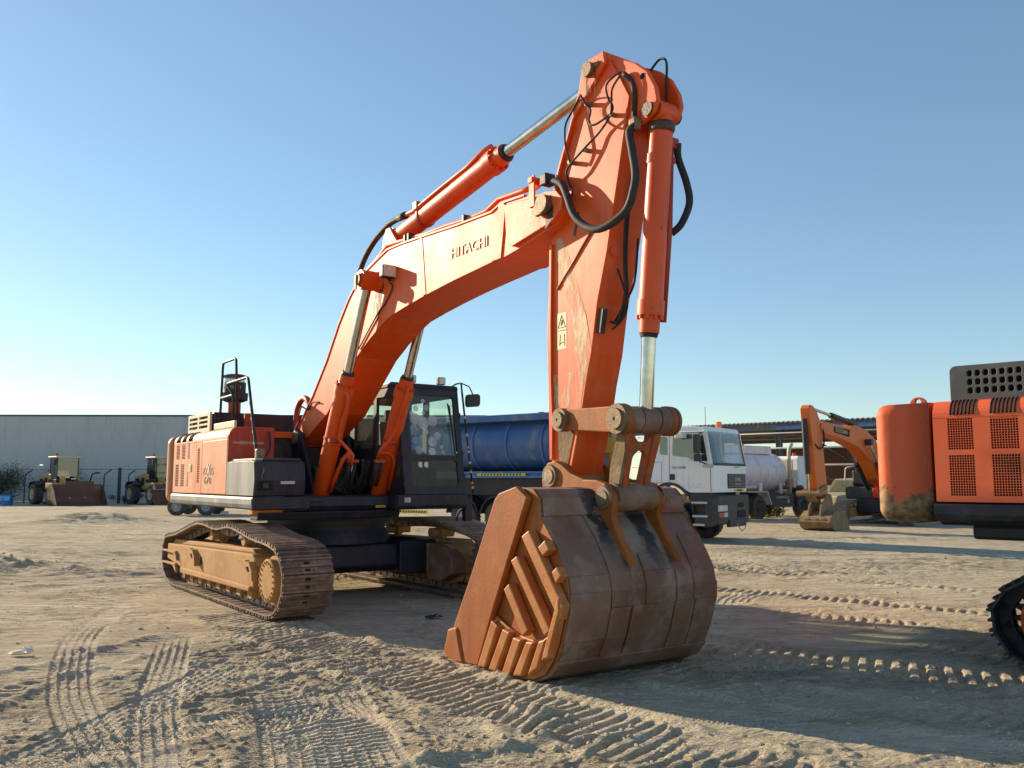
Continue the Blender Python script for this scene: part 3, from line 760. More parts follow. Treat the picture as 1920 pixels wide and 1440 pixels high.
HB = heading(35)
EX = empty('hydraulic_excavator', (-2.86, 13.81, 0), HB, 'large orange crawler excavator in the foreground with its rusty bucket resting on the ground', 'excavator')
crawler(EX, -1, PATH_A, rz=R(1))
crawler(EX, 1, PATH_B, rz=R(1))

# carbody between the tracks and swing bearing
k = MB()
k.prism([(-1.25, .50), (-1.0, .78), (.55, .80), (.82, .74), (.86, .42), (.75, .33), (-1.1, .33)], -1.25, 1.25)
k.bx(.3, .95, .75, 1.45, .28, .78)
k.bx(-1.2, -.6, -1.45, -.75, .28, .74); k.bx(-1.2, -.6, .75, 1.45, .28, .74); k.bx(.3, .95, -1.45, -.75, .28, .74)
k.lathe((0, 0, .76), (0, 0, 1), [(0, .95), (.20, .88), (.20, 0)], 40)
k.build('carbody', M['navy'], EX, .03)
k = MB().prism([(1.2, .75), (1.62, .72), (1.85, .55), (1.85, .34), (1.5, .2), (1.15, .2)], 1.12, 1.36)
k.build('frame_end_plate', M['rust_back'], EX, .02)
k = MB().lathe((0, 0, .96), (0, 0, 1), [(0, 0), (0, .86), (.08, .86), (.08, .93), (.2, .93), (.2, .85), (.34, .85), (.34, 0)], 48)
k.build('swing_bearing', M['black'], EX)

# upper structure
upper_side(EX, M['body_orange'], M['greystrip'], M['body_orange'], 'slots')
k = MB()
k.bx(-2.9, .3, -1.2, 1.5, 1.27, 1.48)
k.prism([(-.4, 1.26), (1.20, 1.26), (1.26, 1.34), (1.22, 1.47), (-.4, 1.50)], -.84, .84)
k.bx(.25, 1.28, -1.6, -.84, 1.30, 1.47)
k.prism([(.9, 1.15), (1.2, 1.15), (1.24, 1.26), (.9, 1.26)], -1.55, .6)
k.build('main_frame', M['navy'], EX, .015)
k = MB().bx(1.262, 1.268, .18, .34, 1.30, 1.335); k.build('frame_tag', M['yellow'], EX)
k = MB().bx(1.24, 1.262, -1.05, -.60, 1.405, 1.44); k.build('deck_lip', M['plastic'], EX)
# bonnet, rear wall
k = MB().bx(-2.7, -1.42, -1.42, 1.45, 2.44, 2.80)
k.bx(-2.85, -.55, -.97, 1.62, 1.48, 2.46)
k.build('engine_bonnet', M['navy'], EX, .03)
k = MB()
holes = [slot(a, a + .5, z, z + .045) for a in (-2.64, -2.06) for z in (2.55, 2.625, 2.70)]
k.prism(slot(-2.71, -1.44, 2.47, 2.80), -1.475, -1.44, holes=holes)
k.build('louvre_panel', M['cream'], EX)
k = MB().prism(slot(-1.12, -.08, 2.485, 2.585), -1.50, -1.46)
k.build('fender_board', M['cream'], EX, .01)
k = MB().prism(slot(-.62, -.48, 2.36, 2.46), -.9, .4); k.build('rear_beam', M['orange'], EX, .01)
MB().bx(-.9, -.35, -.90, -.62, 1.5, 2.25).build('hose_guard', M['black'], EX, .02); MB().bx(-.8, -.2, .62, .95, 1.5, 2.3).build('hose_guard', M['black'], EX, .02)
k = MB().bx(-1.2, -1.15, -1.0, -.85, 2.47, 2.78); k.build('red_post', M['red'], EX)
# right front box; wall behind: unbleached body orange, its shade put into the colour
k = MB().prism([(-1.645, 1.49)] + [(-1.645, 2.30)] + arc(-1.49, 2.32, .155, 180, 90, 6) + [(-.96, 2.475), (-.96, 1.49)], .102, .125, 'x')
k.build('front_wall_panel', M['red'], EX)
k = MB(); rr = random.Random(4)
for i in range(26):
    y = -1.58 + i * .018; hgt = .012 + .02 * rr.random() * (1 - abs(i - 11) / 20)
    k.bx(.125, .129, y, y + .016, 2.245 - hgt, 2.245 + hgt)
k.build('peeled_decal', M['letter_grey'], EX)
k = MB().prism([(.13, 1.49), (1.30, 1.49), (1.34, 1.70), (1.30, 1.94), (1.16, 1.955), (.13, 1.955)], -1.655, -1.645)
k.build('tank_side', M['greystrip'], EX)
k = MB().prism([(.13, 1.48), (1.31, 1.48), (1.345, 1.70), (1.30, 1.945), (1.16, 1.965), (.13, 1.965)], -1.645, -.93)
k.prism([(.95, 1.96), (1.25, 1.96), (1.2, 2.0), (.95, 2.0)], -1.5, -.95)
o = k.build('tool_tank', M['navy'], EX, .02)
k = MB().prism(slot(.15, 1.2, 1.965, 1.995), -1.60, -1.35); k.build('tread_board', M['cream'], o, .006)
k = MB()
for z in (1.575, 1.625, 1.67): k.bx(1.325, 1.352, -1.6, -1.40, z - .014, z + .014)
k.build('tank_grille', M['dark'], o)
k = MB().bx(1.33, 1.365, -1.54, -1.46, 1.585, 1.66); k.build('tank_lamp', M['plastic'], o, .01)
k = MB().bx(1.335, 1.35, -1.29, -1.09, 1.645, 1.685); k.build('pale_plate', M['silver'], o)
# front of the deck below
k = MB().bx(1.30, 1.345, -1.672, -.86, 1.295, 1.472); k.build('deck_bumper', M['navy'], EX, .02)
k = MB().bx(1.12, 1.2, -1.62, -1.2, 1.24, 1.30); k.build('orange_marker', M['amber'], EX)

# air pre-cleaner
k = MB().cyl((-1.72, -1.0, 2.47), (-1.72, -1.0, 3.02), .105, 20); o = k.build('intake_pipe', M['red'], EX)
k = MB().lathe((-1.72, -1.0, 3.0), (0, 0, 1), [(0, 0), (0, .14), (.03, .215), (.15, .22), (.15, .18), (.33, .18), (.33, .0)], 28)
k.lathe((-1.72, -1.0, 3.42), (0, 0, 1), [(0, 0), (0, .225), (.012, .225), (.045, .14), (.05, 0)], 28)
p = k.build('precleaner', M['black'], EX)
MB().lathe((-1.72, -1.0, 3.33), (0, 0, 1), [(0, .165), (.09, .165)], 28).build('clear_bowl', M['clearcup'], p)
for i, chx in enumerate('TURBO II'):
    if chx == ' ': continue
    a = R(-92 + i * 15)
    t = writing('lettering', chx, .075, (0, 0, 0), '-y', M['silver'], p)
    t.data.transform(Matrix.Translation((-1.72 + .181 * math.cos(a), -1.0 + .181 * math.sin(a), 3.235)) @ Matrix.Rotation(a + PI / 2, 4, 'Z'))
# handrails
def rail(pts, r=.021, m='black', name='handrail', label=None):
    return MB().tube(pts, r, 8).build(name, M[m], EX, label=label)
def rounded(pts, r=.07, n=4):
    P = [Vector(p) for p in pts]; out = [P[0]]
    for i in range(1, len(P) - 1):
        a = P[i] + (P[i - 1] - P[i]).normalized() * r; b = P[i] + (P[i + 1] - P[i]).normalized() * r
        for k in range(n + 1):
            t = k / n
            out.append(a * (1 - t) ** 2 + P[i] * 2 * t * (1 - t) + b * t * t)
    return out + [P[-1]]
r1 = rail(rounded([(-1.32, -1.35, 2.47), (-1.25, -1.35, 3.585), (-.58, -1.35, 3.585), (-.40, -1.35, 2.49)]))
r2 = rail(rounded([(-.40, -1.42, 2.49), (-.34, -1.45, 2.98), (-.52, -1.5, 3.17), (.48, -1.5, 3.18), (.95, -1.5, 2.06), (1.0, -1.5, 1.98)]))
MB().tube(rounded([(-1.28, -1.36, 3.02), (-.62, -1.36, 3.02), (-.62, -1.36, 2.5)], .04), .014, 6).build('rail_brace', M['silver'], r1)
for t in (.28, .5, .68, .84):
    p = Vector((.48, -1.5, 3.1)).lerp(Vector((.95, -1.5, 2.06)), t); MB().cyl(p, p + Vector((.018, 0, -.04)), .0235, 10).build('reflective_band', M['silver'], r2)
rail(rounded([(.18, -1.06, 2.42), (.22, -1.05, 2.2), (.5, -1.2, 2.06), (.9, -1.42, 2.0)], .1), .018)
MB().tube(rounded([(1.05, -1.5, 2.05), (1.18, -1.5, 1.92), (1.36, -1.53, 1.84), (1.33, -1.56, 1.72)], .06), .012, 6).build('wire_loop', M['steel'], EX)
MB().box((1.02, -1.48, 2.06), (.10, .12, .14)).build('rail_clamp', M['steel'], EX, .02)
writing('lettering', 'ZA IS', .15, (-.82, -1.653, 1.83), '-y', M['letter_grey'], EX, stretch=1.75)
writing('lettering', 'X', .26, (-.79, -1.654, 1.85), '-y', M['letter_white'], EX, stretch=1.05, shear=.15)
writing('lettering', '670', .15, (-.83, -1.653, 1.69), '-y', M['letter_grey'], EX, stretch=1.7)

# boom
BT = [(6.37, 4.46), (6.28, 4.57), (6.1, 4.61), (5.98, 4.63), (5.68, 4.69), (5.24, 4.72), (5.05, 4.67), (4.32, 4.70), (3.58, 4.75), (2.93, 4.79), (2.51, 4.80), (2.22, 4.73), (1.88, 4.64), (1.56, 4.51), (1.3, 4.33), (.96, 4.0), (.54, 3.5), (.02, 3.0), (-.62, 2.48), (-.74, 2.36), (-.62, 2.25), (-.5, 2.23)]
BB = [(.58, 2.69), (1.58, 3.43), (1.98, 3.63), (2.36, 3.79), (2.58, 3.86), (3.0, 3.92), (3.51, 3.98), (4.04, 4.03), (4.46, 4.06), (5.1, 4.10), (5.2, 4.09), (5.68, 4.15), (6.1, 4.22), (6.22, 4.26), (6.34, 4.35)]
k = MB().prism(BT + BB, -.30, .30)
inner = BT + BB
for s_ in (-1, 1):        # side plates standing a little proud of the top and bottom plates
    k.prism(inner, s_ * .30, s_ * .32)
boom = k.build('boom', M['orange'], EX, .006)
k = MB()
top = [(p[0], p[1] + .012) for p in BT[4:19]]
k.prism(top + [(p[0], p[1] - .02) for p in reversed(top)], -.335, .335)
k.build('top_plate', M['orange'], boom)
tip = [(5.36, 4.665), (5.92, 4.60), (6.1, 4.615), (6.27, 4.575), (6.37, 4.47), (6.35, 4.37), (6.2, 4.27), (5.50, 4.17), (5.40, 4.24)]
for s_ in (-1, 1):
    MB().prism(tip, s_ * .32, s_ * .365).build('tip_plate', M['orange'], boom, .008)
MB().prism([(5.20, 4.72), (5.30, 4.71), (5.34, 4.66), (5.25, 4.10), (5.07, 4.10), (5.13, 4.18)], -.335, -.32).build('joint_strip', M['orange'], boom, .005)
MB().prism([(3.40, 4.75), (3.47, 4.75), (3.58, 4.0), (3.51, 3.99)], -.326, -.32).build('weld_strip', M['orange'], boom, .002)
k = MB().cyl((6.11, -.44, 4.47), (6.11, .44, 4.47), .095, 24)
k.prism([(5.93, 4.42), (6.0, 4.36), (6.16, 4.37), (6.21, 4.47), (6.12, 4.57), (6.0, 4.5)], -.425, -.385)
k.build('boom_pin', M['brass'], boom, .008)
MB().prism([(6.0, 4.55), (6.24, 4.55), (6.22, 4.3), (6.1, 4.22), (5.98, 4.26)], -.3685, -.3655).build('grease_run', M['runs'], boom)
MB().prism([(2.15, 4.35), (2.42, 4.35), (2.36, 4.05), (2.2, 3.8), (2.1, 4.0)], -.3235, -.3205).build('grease_run', M['runs'], boom)
writing('lettering', 'HITACHI', .168, (4.58, -.325, 4.365), '-y', M['letter'], boom, tilt=R(-1.2), stretch=1.22)
k = MB().cyl((2.25, -.62, 4.40), (2.25, .62, 4.40), .10, 20)
k.lathe((2.25, -.60, 4.40), (0, 1, 0), [(0, .0), (0, .135), (.2, .135), (.2, .125), (.30, .15), (1.0, .15), (1.0, .135), (1.2, .135), (1.2, 0)], 24)
k.build('cylinder_pin_tube', M['orange_cyl'], boom)
k = MB().cyl((2.25, -.645, 4.40), (2.25, -.60, 4.40), .085, 18); k.box((2.22, -.65, 4.36), (.06, .02, .2)); k.build('pin_cap', M['brass'], boom)
k = MB().box((2.72, -.42, 4.44), (.12, .20, .17)); lampb = k.build('work_lamp', M['black'], boom, .02)
MB().box((2.782, -.42, 4.44), (.012, .18, .15)).build('lamp_lens', M['lamp'], lampb)
MB().tube([(2.6, -.33, 4.36), (2.68, -.38, 4.35), (2.70, -.42, 4.36)], .02, 6).build('lamp_bracket', M['black'], lampb)
MB().tube([(2.64, -.36, 4.32), (2.70, -.34, 4.24), (2.47, -.335, 4.05), (2.28, -.335, 3.96), (1.68, -.335, 3.54)], .011, 6, sub=5).build('lamp_cable', M['rubber'], boom)
MB().tube([(5.71, -.2, 4.80), (5.47, -.2, 4.82), (5.02, -.2, 4.85), (4.77, -.2, 4.775), (4.37, -.2, 4.78), (3.86, -.2, 4.82), (3.34, -.2, 4.84), (2.9, -.2, 4.88), (2.27, -.2, 4.93), (1.97, -.2, 4.80), (1.5, -.2, 4.66), (1.2, -.2, 4.42), (.5, -.2, 3.66), (-.2, -.2, 3.0)], .032, 8).build('boom_pipe', M['orange'], boom)
MB().tube([(5.71, .2, 4.80), (5.02, .2, 4.85), (4.77, .2, 4.775), (3.34, .2, 4.84), (2.27, .2, 4.93), (1.5, .2, 4.66), (.5, .2, 3.66), (-.2, .2, 3.0)], .032, 8).build('boom_pipe', M['orange'], boom)
for a, z in ((4.35, 4.76), (2.98, 4.86), (2.88, 4.86), (.95, 4.15), (.85, 4.03)):
    MB().box((a, -.2, z + .02), (.05, .14, .10)).build('pipe_clamp', M['black'], boom, .008)
MB().prism([(5.84, 4.83), (5.93, 4.83), (5.93, 4.5), (5.84, 4.5)], -.385, -.365).box((5.87, -.33, 4.79), (.07, .13, .06)).build('pipe_bracket', M['orange'], boom, .004)
MB().tube([(5.7, -.2, 4.80), (5.95, -.28, 4.79), (6.05, -.3, 4.75)], .04, 8).build('pipe_elbow', M['orange'], boom)
k = MB().box((6.05, -.3, 4.755), (.10, .13, .12)); k.cyl((6.05, -.3, 4.75), (6.2, -.3, 4.70), .035, 10); k.build('hose_fitting', M['plastic'], boom, .015)
MB().tube([(6.12, -.3, 4.72), (6.22, -.31, 4.69), (6.32, -.32, 4.62), (6.42, -.34, 4.47), (6.54, -.36, 4.26), (6.70, -.36, 4.11), (6.88, -.36, 4.03), (7.05, -.34, 4.04), (7.23, -.3, 4.14), (7.33, -.3, 4.32), (7.35, -.3, 4.46), (7.31, -.3, 4.68), (7.27, -.29, 4.86), (7.32, -.26, 4.91)], .038, 10, sub=5).build('arm_hose', M['rubber'], boom)
MB().tube([(2.31, -.05, 5.33), (2.02, -.05, 5.32), (1.6, -.05, 5.2), (1.27, -.05, 5.02), (1.03, -.05, 4.78), (.95, -.08, 4.5), (.7, -.1, 4.1)], .042, 8, sub=5).build('arm_cylinder_hose', M['rubber'], boom)
MB().tube([(2.35, .15, 5.30), (2.02, .15, 5.28), (1.6, .15, 5.16), (1.3, .15, 4.98), (1.05, .15, 4.7), (.9, .12, 4.35)], .042, 8, sub=5).build('arm_cylinder_hose', M['rubber'], boom)
MB().tube([(-.55, -.12, 2.85), (-.72, -.12, 3.02), (-.95, -.12, 3.03), (-1.15, -.12, 2.85), (-1.2, -.12, 2.5)], .05, 8, sub=5).build('foot_pipe', M['red'], boom)
MB().tube([(-.5, -.335, 2.75), (-.36, -.35, 2.86), (-.1, -.35, 2.8), (.1, -.35, 2.9), (.35, -.345, 2.88)], .012, 6, sub=5).tube([(-.45, -.335, 2.66), (-.62, -.35, 2.5), (-.55, -.36, 2.35)], .012, 6, sub=5).build('foot_cable', M['rubber'], boom)
for s_ in (-1, 1):
    MB().prism([(2.0, 4.78), (2.05, 5.05), (2.14, 5.2), (2.26, 5.2), (2.36, 5.08), (2.62, 4.82)], s_ * .17, s_ * .13).build('cylinder_lug', M['orange'], boom, .01)
# boom foot brackets on the frame
for s_ in (-1, 1):
    MB().prism([(-1.0, 1.48), (.35, 1.48), (.1, 1.9), (-.22, 2.42), (-.42, 2.52), (-.62, 2.44), (-.8, 2.1)], s_ * .35, s_ * .41).build('boom_bracket', M['navy'], EX, .015)
MB().cyl((-.42, -.46, 2.36), (-.42, .46, 2.36), .09, 20).build('boom_foot_pin', M['steel'], EX)
# central hydraulics between the cylinders
k = MB().bx(-.5, .2, -.33, .33, 1.48, 1.9); k.cyl((.3, -.2, 1.62), (.45, -.2, 1.62), .09, 16); k.cyl((.3, .12, 1.62), (.45, .12, 1.62), .09, 16); k.bx(.2, .45, -.3, .3, 1.48, 1.6)
k.build('swing_motor', M['black'], EX, .02)
for pts in ([(.95, -.22, 2.02), (.85, -.22, 1.8), (.8, -.16, 1.62), (.7, -.05, 1.5), (.45, .0, 1.55)], [(.98, -.14, 2.02), (.9, -.14, 1.8), (.85, -.2, 1.6), (.7, -.3, 1.52), (.45, -.25, 1.6)],
            [(.9, .14, 2.0), (.85, .16, 1.8), (.75, .12, 1.6), (.5, .1, 1.55)], [(.88, .24, 1.98), (.8, .22, 1.75), (.7, .24, 1.6), (.5, .2, 1.5)], [(.8, -.4, 1.72), (.9, -.35, 1.62), (.85, -.2, 1.55), (.6, -.1, 1.6), (.4, -.1, 1.75)]):
    MB().tube(pts, .034, 8, sub=5).build('hydraulic_hose', M['rubber'], EX)

def cyl_unit(p0, p1, p2, r, rr_, name, parent_mats=('orange_cyl', 'chrome'), eye=.12):
    """barrel from p0 to p1 with a bolted gland, rod on to p2"""
    p0, p1, p2 = Vector(p0), Vector(p1), Vector(p2)
    d = (p1 - p0).normalized(); L = (p1 - p0).length
    k = MB().lathe(p0, d, [(-.02, 0), (-.02, r * .75), (.10, r), (L * .62, r), (L * .62, r * 1.02), (L - .24, r * 1.02), (L - .24, r * 1.14), (L - .10, r * 1.14), (L - .10, r * .88), (L + .06, r * .84), (L + .06, 0)], 28)
    N = Vector((0, 1, 0)); B = d.cross(N)
    for i in range(10):
        a = 2 * PI * i / 10
        q = p0 + d * (L - .10) + (N * math.cos(a) + B * math.sin(a)) * r * 1.0
        k.cyl(q, q + d * .035, .016, 6)
    k.cyl(p0 - Vector((0, eye, 0)), p0 + Vector((0, eye, 0)), r * .95, 20)
    c = k.build(name, M[parent_mats[0]], EX)
    MB().cyl(p0 + d * (L + .04), p2, rr_, 24).build('cylinder_rod', M[parent_mats[1]], c)
    MB().lathe(p0, d, [(L + .06, r * .78), (L + .10, r * .70), (L + .10, rr_)], 24).build('rod_seal', M['black'], c)
    return c
for s_ in (-1, 1):
    y = s_ * .47
    c = cyl_unit((.70, y, 1.37), (1.61, y, 3.12), (2.25, y, 4.40), .125, .066, 'boom_cylinder', eye=.1)
    # feed pipes clipped to the barrel
    MB().tube([(1.60, y - .10, 3.08), (1.62, y - .06, 2.98), (1.66, y - .0, 2.86), (1.58, y + .02, 2.7), (1.48, y, 2.5), (1.36, y, 2.28), (1.4, y + .12, 2.15), (1.42, y + .2, 2.05), (1.36, y + .21, 1.92)] if s_ < 0 else
              [(1.72, y - .03, 3.05), (1.70, y - .03, 2.95), (1.58, y - .05, 2.72), (1.42, y - .07, 2.4), (1.33, y - .14, 2.25), (1.3, y - .24, 2.14), (1.25, y - .27, 2.02)], .026, 8).build('feed_pipe', M['orange_cyl'], c)
    MB().tube(rounded([(.95, y + .07, 1.52), (1.12, y + .10, 1.80), (1.26, y + .14, 2.02), (1.25, y + .24 * -s_, 2.10), (1.22, y + .26 * -s_, 1.98)] if s_ < 0 else [(1.0, y + .05, 1.55), (1.2, y + .04, 2.0), (1.22, y - .05, 2.10), (1.20, y - .2, 2.10), (1.15, y - .22, 1.99)], .06), .03, 8).build('feed_pipe', M['orange_cyl'], c)
    k = MB(); k.cyl((1.26, y - .07, 2.32), (1.30, y - .07, 2.40), .05, 8)
    p = Vector((.70, y, 1.37)).lerp(Vector((1.61, y, 3.12)), .52); dd = (Vector((1.61, y, 3.12)) - Vector((.7, y, 1.37))).normalized()
    k = MB().lathe(p, dd, [(0, .125), (0, .136), (.03, .136), (.03, .125)], 24); k.box(p + Vector((.13, -.06, -.02)), (.06, .12, .05))
    k.build('pipe_clip', M['red'], c)
    MB().box((1.30, y - s_ * .26, 1.97), (.08, .16, .05)).build('hose_block', M['red'], c, .01)
    for q in (-.04, .04): MB().tube([(1.28, y - s_ * .26 + q, 1.95), (1.22, y - s_ * .26 + q, 1.8), (1.12, y - s_ * .26 + q, 1.62)], .03, 8).build('hose_end', M['rubber'], c)
    MB().prism([(.45, 1.26), (.95, 1.26), (.92, 1.42), (.72, 1.50), (.5, 1.44)], y - .16, y - .12).prism([(.45, 1.26), (.95, 1.26), (.92, 1.42), (.72, 1.50), (.5, 1.44)], y + .12, y + .16).build('cylinder_bracket', M['navy'], EX, .01)
writing('lettering', 'TL', .07, (0, 0, 0), '-y', M['ink'], [o for o in EX.children if o.name.startswith('boom_cylinder')][0], stretch=.9).data.transform(Matrix.Translation((.985, -.594, 1.90)))
ac = cyl_unit((2.2, 0, 5.08), (4.80, 0, 5.475), (6.62, 0, 5.71), .135, .072, 'arm_cylinder', eye=.12)
MB().tube([(4.66, -.06, 5.62), (4.5, -.1, 5.58), (4.28, -.12, 5.50), (4.2, -.12, 5.48), (3.6, -.12, 5.40), (3.15, -.12, 5.33), (2.9, -.12, 5.28), (2.5, -.10, 5.30), (2.3, -.06, 5.33)], .03, 8).build('feed_pipe', M['orange_cyl'], ac)
k = MB().lathe(Vector((2.95, 0, 5.195)), (2.6, 0, .395), [(0, .135), (0, .15), (.04, .15), (.04, .135)], 24); k.box((2.95, -.12, 5.33), (.10, .08, .10)); k.build('pipe_clip', M['red'], ac)
k = MB().tube([(2.62, -.11, 5.29), (2.32, -.06, 5.33)], .05, 10); k.build('hose_end', M['rubber'], ac)

# arm
AB = [(6.87, 5.82), (6.68, 5.82), (6.58, 5.80), (6.54, 5.74), (6.5, 5.59), (6.46, 5.49), (6.38, 5.34), (6.31, 5.18), (6.14, 4.85), (6.06, 4.6), (5.98, 4.16), (5.97, 3.6), (5.96, 3.24), (5.955, 2.67), (5.97, 2.3), (5.97, 1.8), (6.02, 1.62), (6.13, 1.58), (6.23, 1.65)]
AF = [(6.28, 1.81), (6.37, 2.11), (6.45, 2.37), (6.51, 2.62), (6.60, 2.92), (6.69, 3.38), (6.84, 3.86), (7.02, 4.59), (7.14, 5.1), (7.18, 5.26), (7.04, 5.52), (6.89, 5.76)]
arm = MB().prism(AB + AF, -.20, .20).build('arm', M['orange'], EX, .008)
bk = [(6.87, 5.82), (6.68, 5.82), (6.58, 5.8), (6.54, 5.74), (6.5, 5.59), (6.46, 5.49), (6.38, 5.34), (6.31, 5.18), (6.14, 4.85), (6.06, 4.6), (6.09, 4.6), (6.17, 4.83), (6.40, 5.30), (6.57, 5.44), (6.89, 5.69)]
for s_ in (-1, 1):
    MB().prism(bk, s_ * .2, s_ * .245).build('arm_bracket', M['orange'], arm, .008)
    MB().prism([(5.98, 4.1), (6.02, 4.1), (6.0, 3.3), (6.0, 2.7), (6.02, 2.3), (6.01, 1.9), (5.97, 1.9), (5.955, 2.67), (5.94, 3.0), (5.94, 3.22), (5.97, 3.6)], s_ * .2, s_ * .23).build('edge_flange', M['orange'], arm, .006)
    ear = [(6.88, 5.74), (6.95, 5.735), (7.11, 5.65), (7.24, 5.57), (7.39, 5.43), (7.49, 5.25), (7.515, 5.12), (7.46, 5.01), (7.33, 4.96), (7.2, 4.97), (7.08, 4.86), (7.0, 4.6), (6.9, 5.1)]
    MB().prism(ear, s_ * .125, s_ * .175).build('arm_ear', M['orange'], arm, .012)
    MB().prism([(6.20, 2.30), (6.40, 2.36), (6.22, 1.82), (6.10, 1.83), (6.08, 2.2)], s_ * .2, s_ * .207).build('bare_wear_patch', M['mud'], arm)
MB().prism([(6.9, 5.66), (7.1, 5.56), (7.2, 5.4), (7.1, 5.2), (6.95, 5.2)], -.125, .125).build('ear_web', M['orange'], arm)
MB().cyl((6.67, -.30, 5.70), (6.67, .30, 5.70), .075, 22).box((6.74, -.255, 5.72), (.14, .02, .05)).build('top_pin', M['brass'], arm, .006)
MB().cyl((7.40, -.195, 5.06), (7.40, .195, 5.06), .065, 22).build('ear_pin', M['grease'], arm, .006)
MB().cyl((7.33, -.18, 5.40), (7.33, -.172, 5.40), .028, 14).build('ear_hole', M['dark'], arm)
MB().prism([(6.02, 4.12), (6.16, 4.16), (6.34, 3.75), (6.52, 3.3), (6.60, 2.95), (6.50, 2.62), (6.36, 2.62), (6.34, 3.2), (6.2, 3.6)], -.2035, -.2005).build('scuff_mark', M['scuff'], arm)
MB().prism([(5.99, 2.75), (6.5, 2.75), (6.42, 2.36), (5.99, 2.34)], -.2025, -.2003).build('scuff_mark', M['scuff'], arm)
MB().prism([(7.28, 4.98), (7.47, 5.0), (7.44, 5.12), (7.36, 5.15), (7.28, 5.08)], -.1785, -.1752).build('grease_run', M['runs'], arm)
MB().prism([(6.60, 5.72), (6.62, 5.3), (6.70, 5.2), (6.74, 5.3), (6.76, 5.72)], -.2485, -.2455).build('grease_run', M['runs'], arm)
MB().prism([(6.34, 4.13), (6.41, 4.34), (6.44, 4.34), (6.37, 4.1)], -.203, -.199).build('oil_streak', M['oil'], arm)
MB().tube([(6.08, -.205, 3.62), (6.65, -.205, 4.12)], .012, 6).build('weld_line', M['red'], arm)
cab1 = [(7.13, 5.5), (7.06, 5.48), (6.98, 5.41), (6.99, 5.28), (7.01, 5.21), (6.98, 5.15), (6.84, 5.09), (6.75, 5.10), (6.68, 5.18), (6.68, 5.29), (6.63, 5.37), (6.61, 5.44), (6.57, 5.47), (6.5, 5.46), (6.4, 5.37), (6.34, 5.23), (6.36, 5.0), (6.39, 4.84)]
MB().tube([(a, -.25 - .06 * math.sin(i * .7) ** 2, z) for i, (a, z) in enumerate(cab1)], .011, 6, sub=5).build('arm_cable', M['rubber'], arm)
cab2 = [(7.1, 5.48), (7.02, 5.38), (7.03, 5.25), (6.98, 5.13), (6.8, 5.03), (6.6, 4.92), (6.37, 4.79), (6.33, 4.70), (6.37, 4.58), (6.41, 4.5)]
MB().tube([(a, -.24 - .05 * math.sin(i * .8) ** 2, z) for i, (a, z) in enumerate(cab2)], .011, 6, sub=5).build('arm_cable', M['rubber'], arm)
for a, z in ((6.98, 5.14), (6.60, 4.91), (6.63, 5.37), (6.36, 4.86)):
    MB().cyl((a, -.2, z), (a, -.27, z), .025, 8).build('cable_stud', M['steel'], arm)
MB().tube([(7.12, -.21, 5.5), (7.2, -.19, 5.4), (7.24, -.19, 5.25), (7.23, -.19, 5.05), (7.3, -.22, 4.92)], .024, 8, sub=4).build('ear_hose', M['rubber'], arm)
MB().box((7.3, -.25, 4.93), (.1, .08, .12)).build('hose_fitting', M['brass'], arm, .02)
fc = [(7.04, 4.58), (6.96, 4.44), (6.96, 4.3), (6.93, 3.96), (6.92, 3.7), (6.93, 3.49), (6.9, 3.35), (6.86, 3.25), (6.80, 3.18), (6.72, 3.2)]
for dy in (0, .03):
    MB().tube([(max(a, 6.69 + (z - 3.38) * .31) + .035, -.09 + dy, z) for a, z in fc], .013, 6, sub=4).build('front_cable', M['rubber'], arm)
MB().tube([(6.85, -.08, 3.7), (6.84, .05, 3.4), (6.74, .08, 3.25), (6.70, -.02, 3.14)], .011, 6, sub=4).tube([(6.95, .1, 4.0), (6.87, .12, 3.6), (6.8, .06, 3.4), (6.72, 0, 3.22)], .011, 6, sub=4).build('front_cable', M['rubber'], arm)
MB().box((6.70, -.15, 3.21), (.07, .06, .24), Matrix.Rotation(R(12), 3, 'Y')).build('grease_block', M['black'], arm, .008)
MB().cyl((6.86, -.12, 3.86), (6.87, -.12, 3.86), .05, 20).build('round_boss', M['orange'], arm)
st = MB().prism([(6.07, 3.37), (6.22, 3.37), (6.22, 3.0), (6.07, 3.0)], -.202, -.2).build('warning_sticker', M['sticker'], arm)
k = MB()
for (a0, z0), (a1, z1) in (((6.085, 3.22), (6.145, 3.345)), ((6.145, 3.345), (6.205, 3.22)), ((6.205, 3.22), (6.085, 3.22)), ((6.13, 3.24), (6.15, 3.30)), ((6.15, 3.25), (6.165, 3.29)), ((6.08, 3.19), (6.21, 3.19)), ((6.11, 3.04), (6.12, 3.15)), ((6.19, 3.03), (6.185, 3.15)), ((6.12, 3.06), (6.17, 3.07))):
    k.tube([(a0, -.203, z0), (a1, -.203, z1)], .0028, 4)
k.build('warning_symbol', M['ink'], st)
MB().lathe((6.11, -.27, 1.74), (0, 1, 0), [(0, 0), (0, .15), (.54, .15), (.54, 0)], 28).build('arm_tip_boss', M['dusty'], arm, .01)
MB().prism([(6.42, 4.02), (6.43, 3.9), (6.55, 3.9), (6.55, 4.0)], .2, .205).build('far_plate', M['orange'], arm)
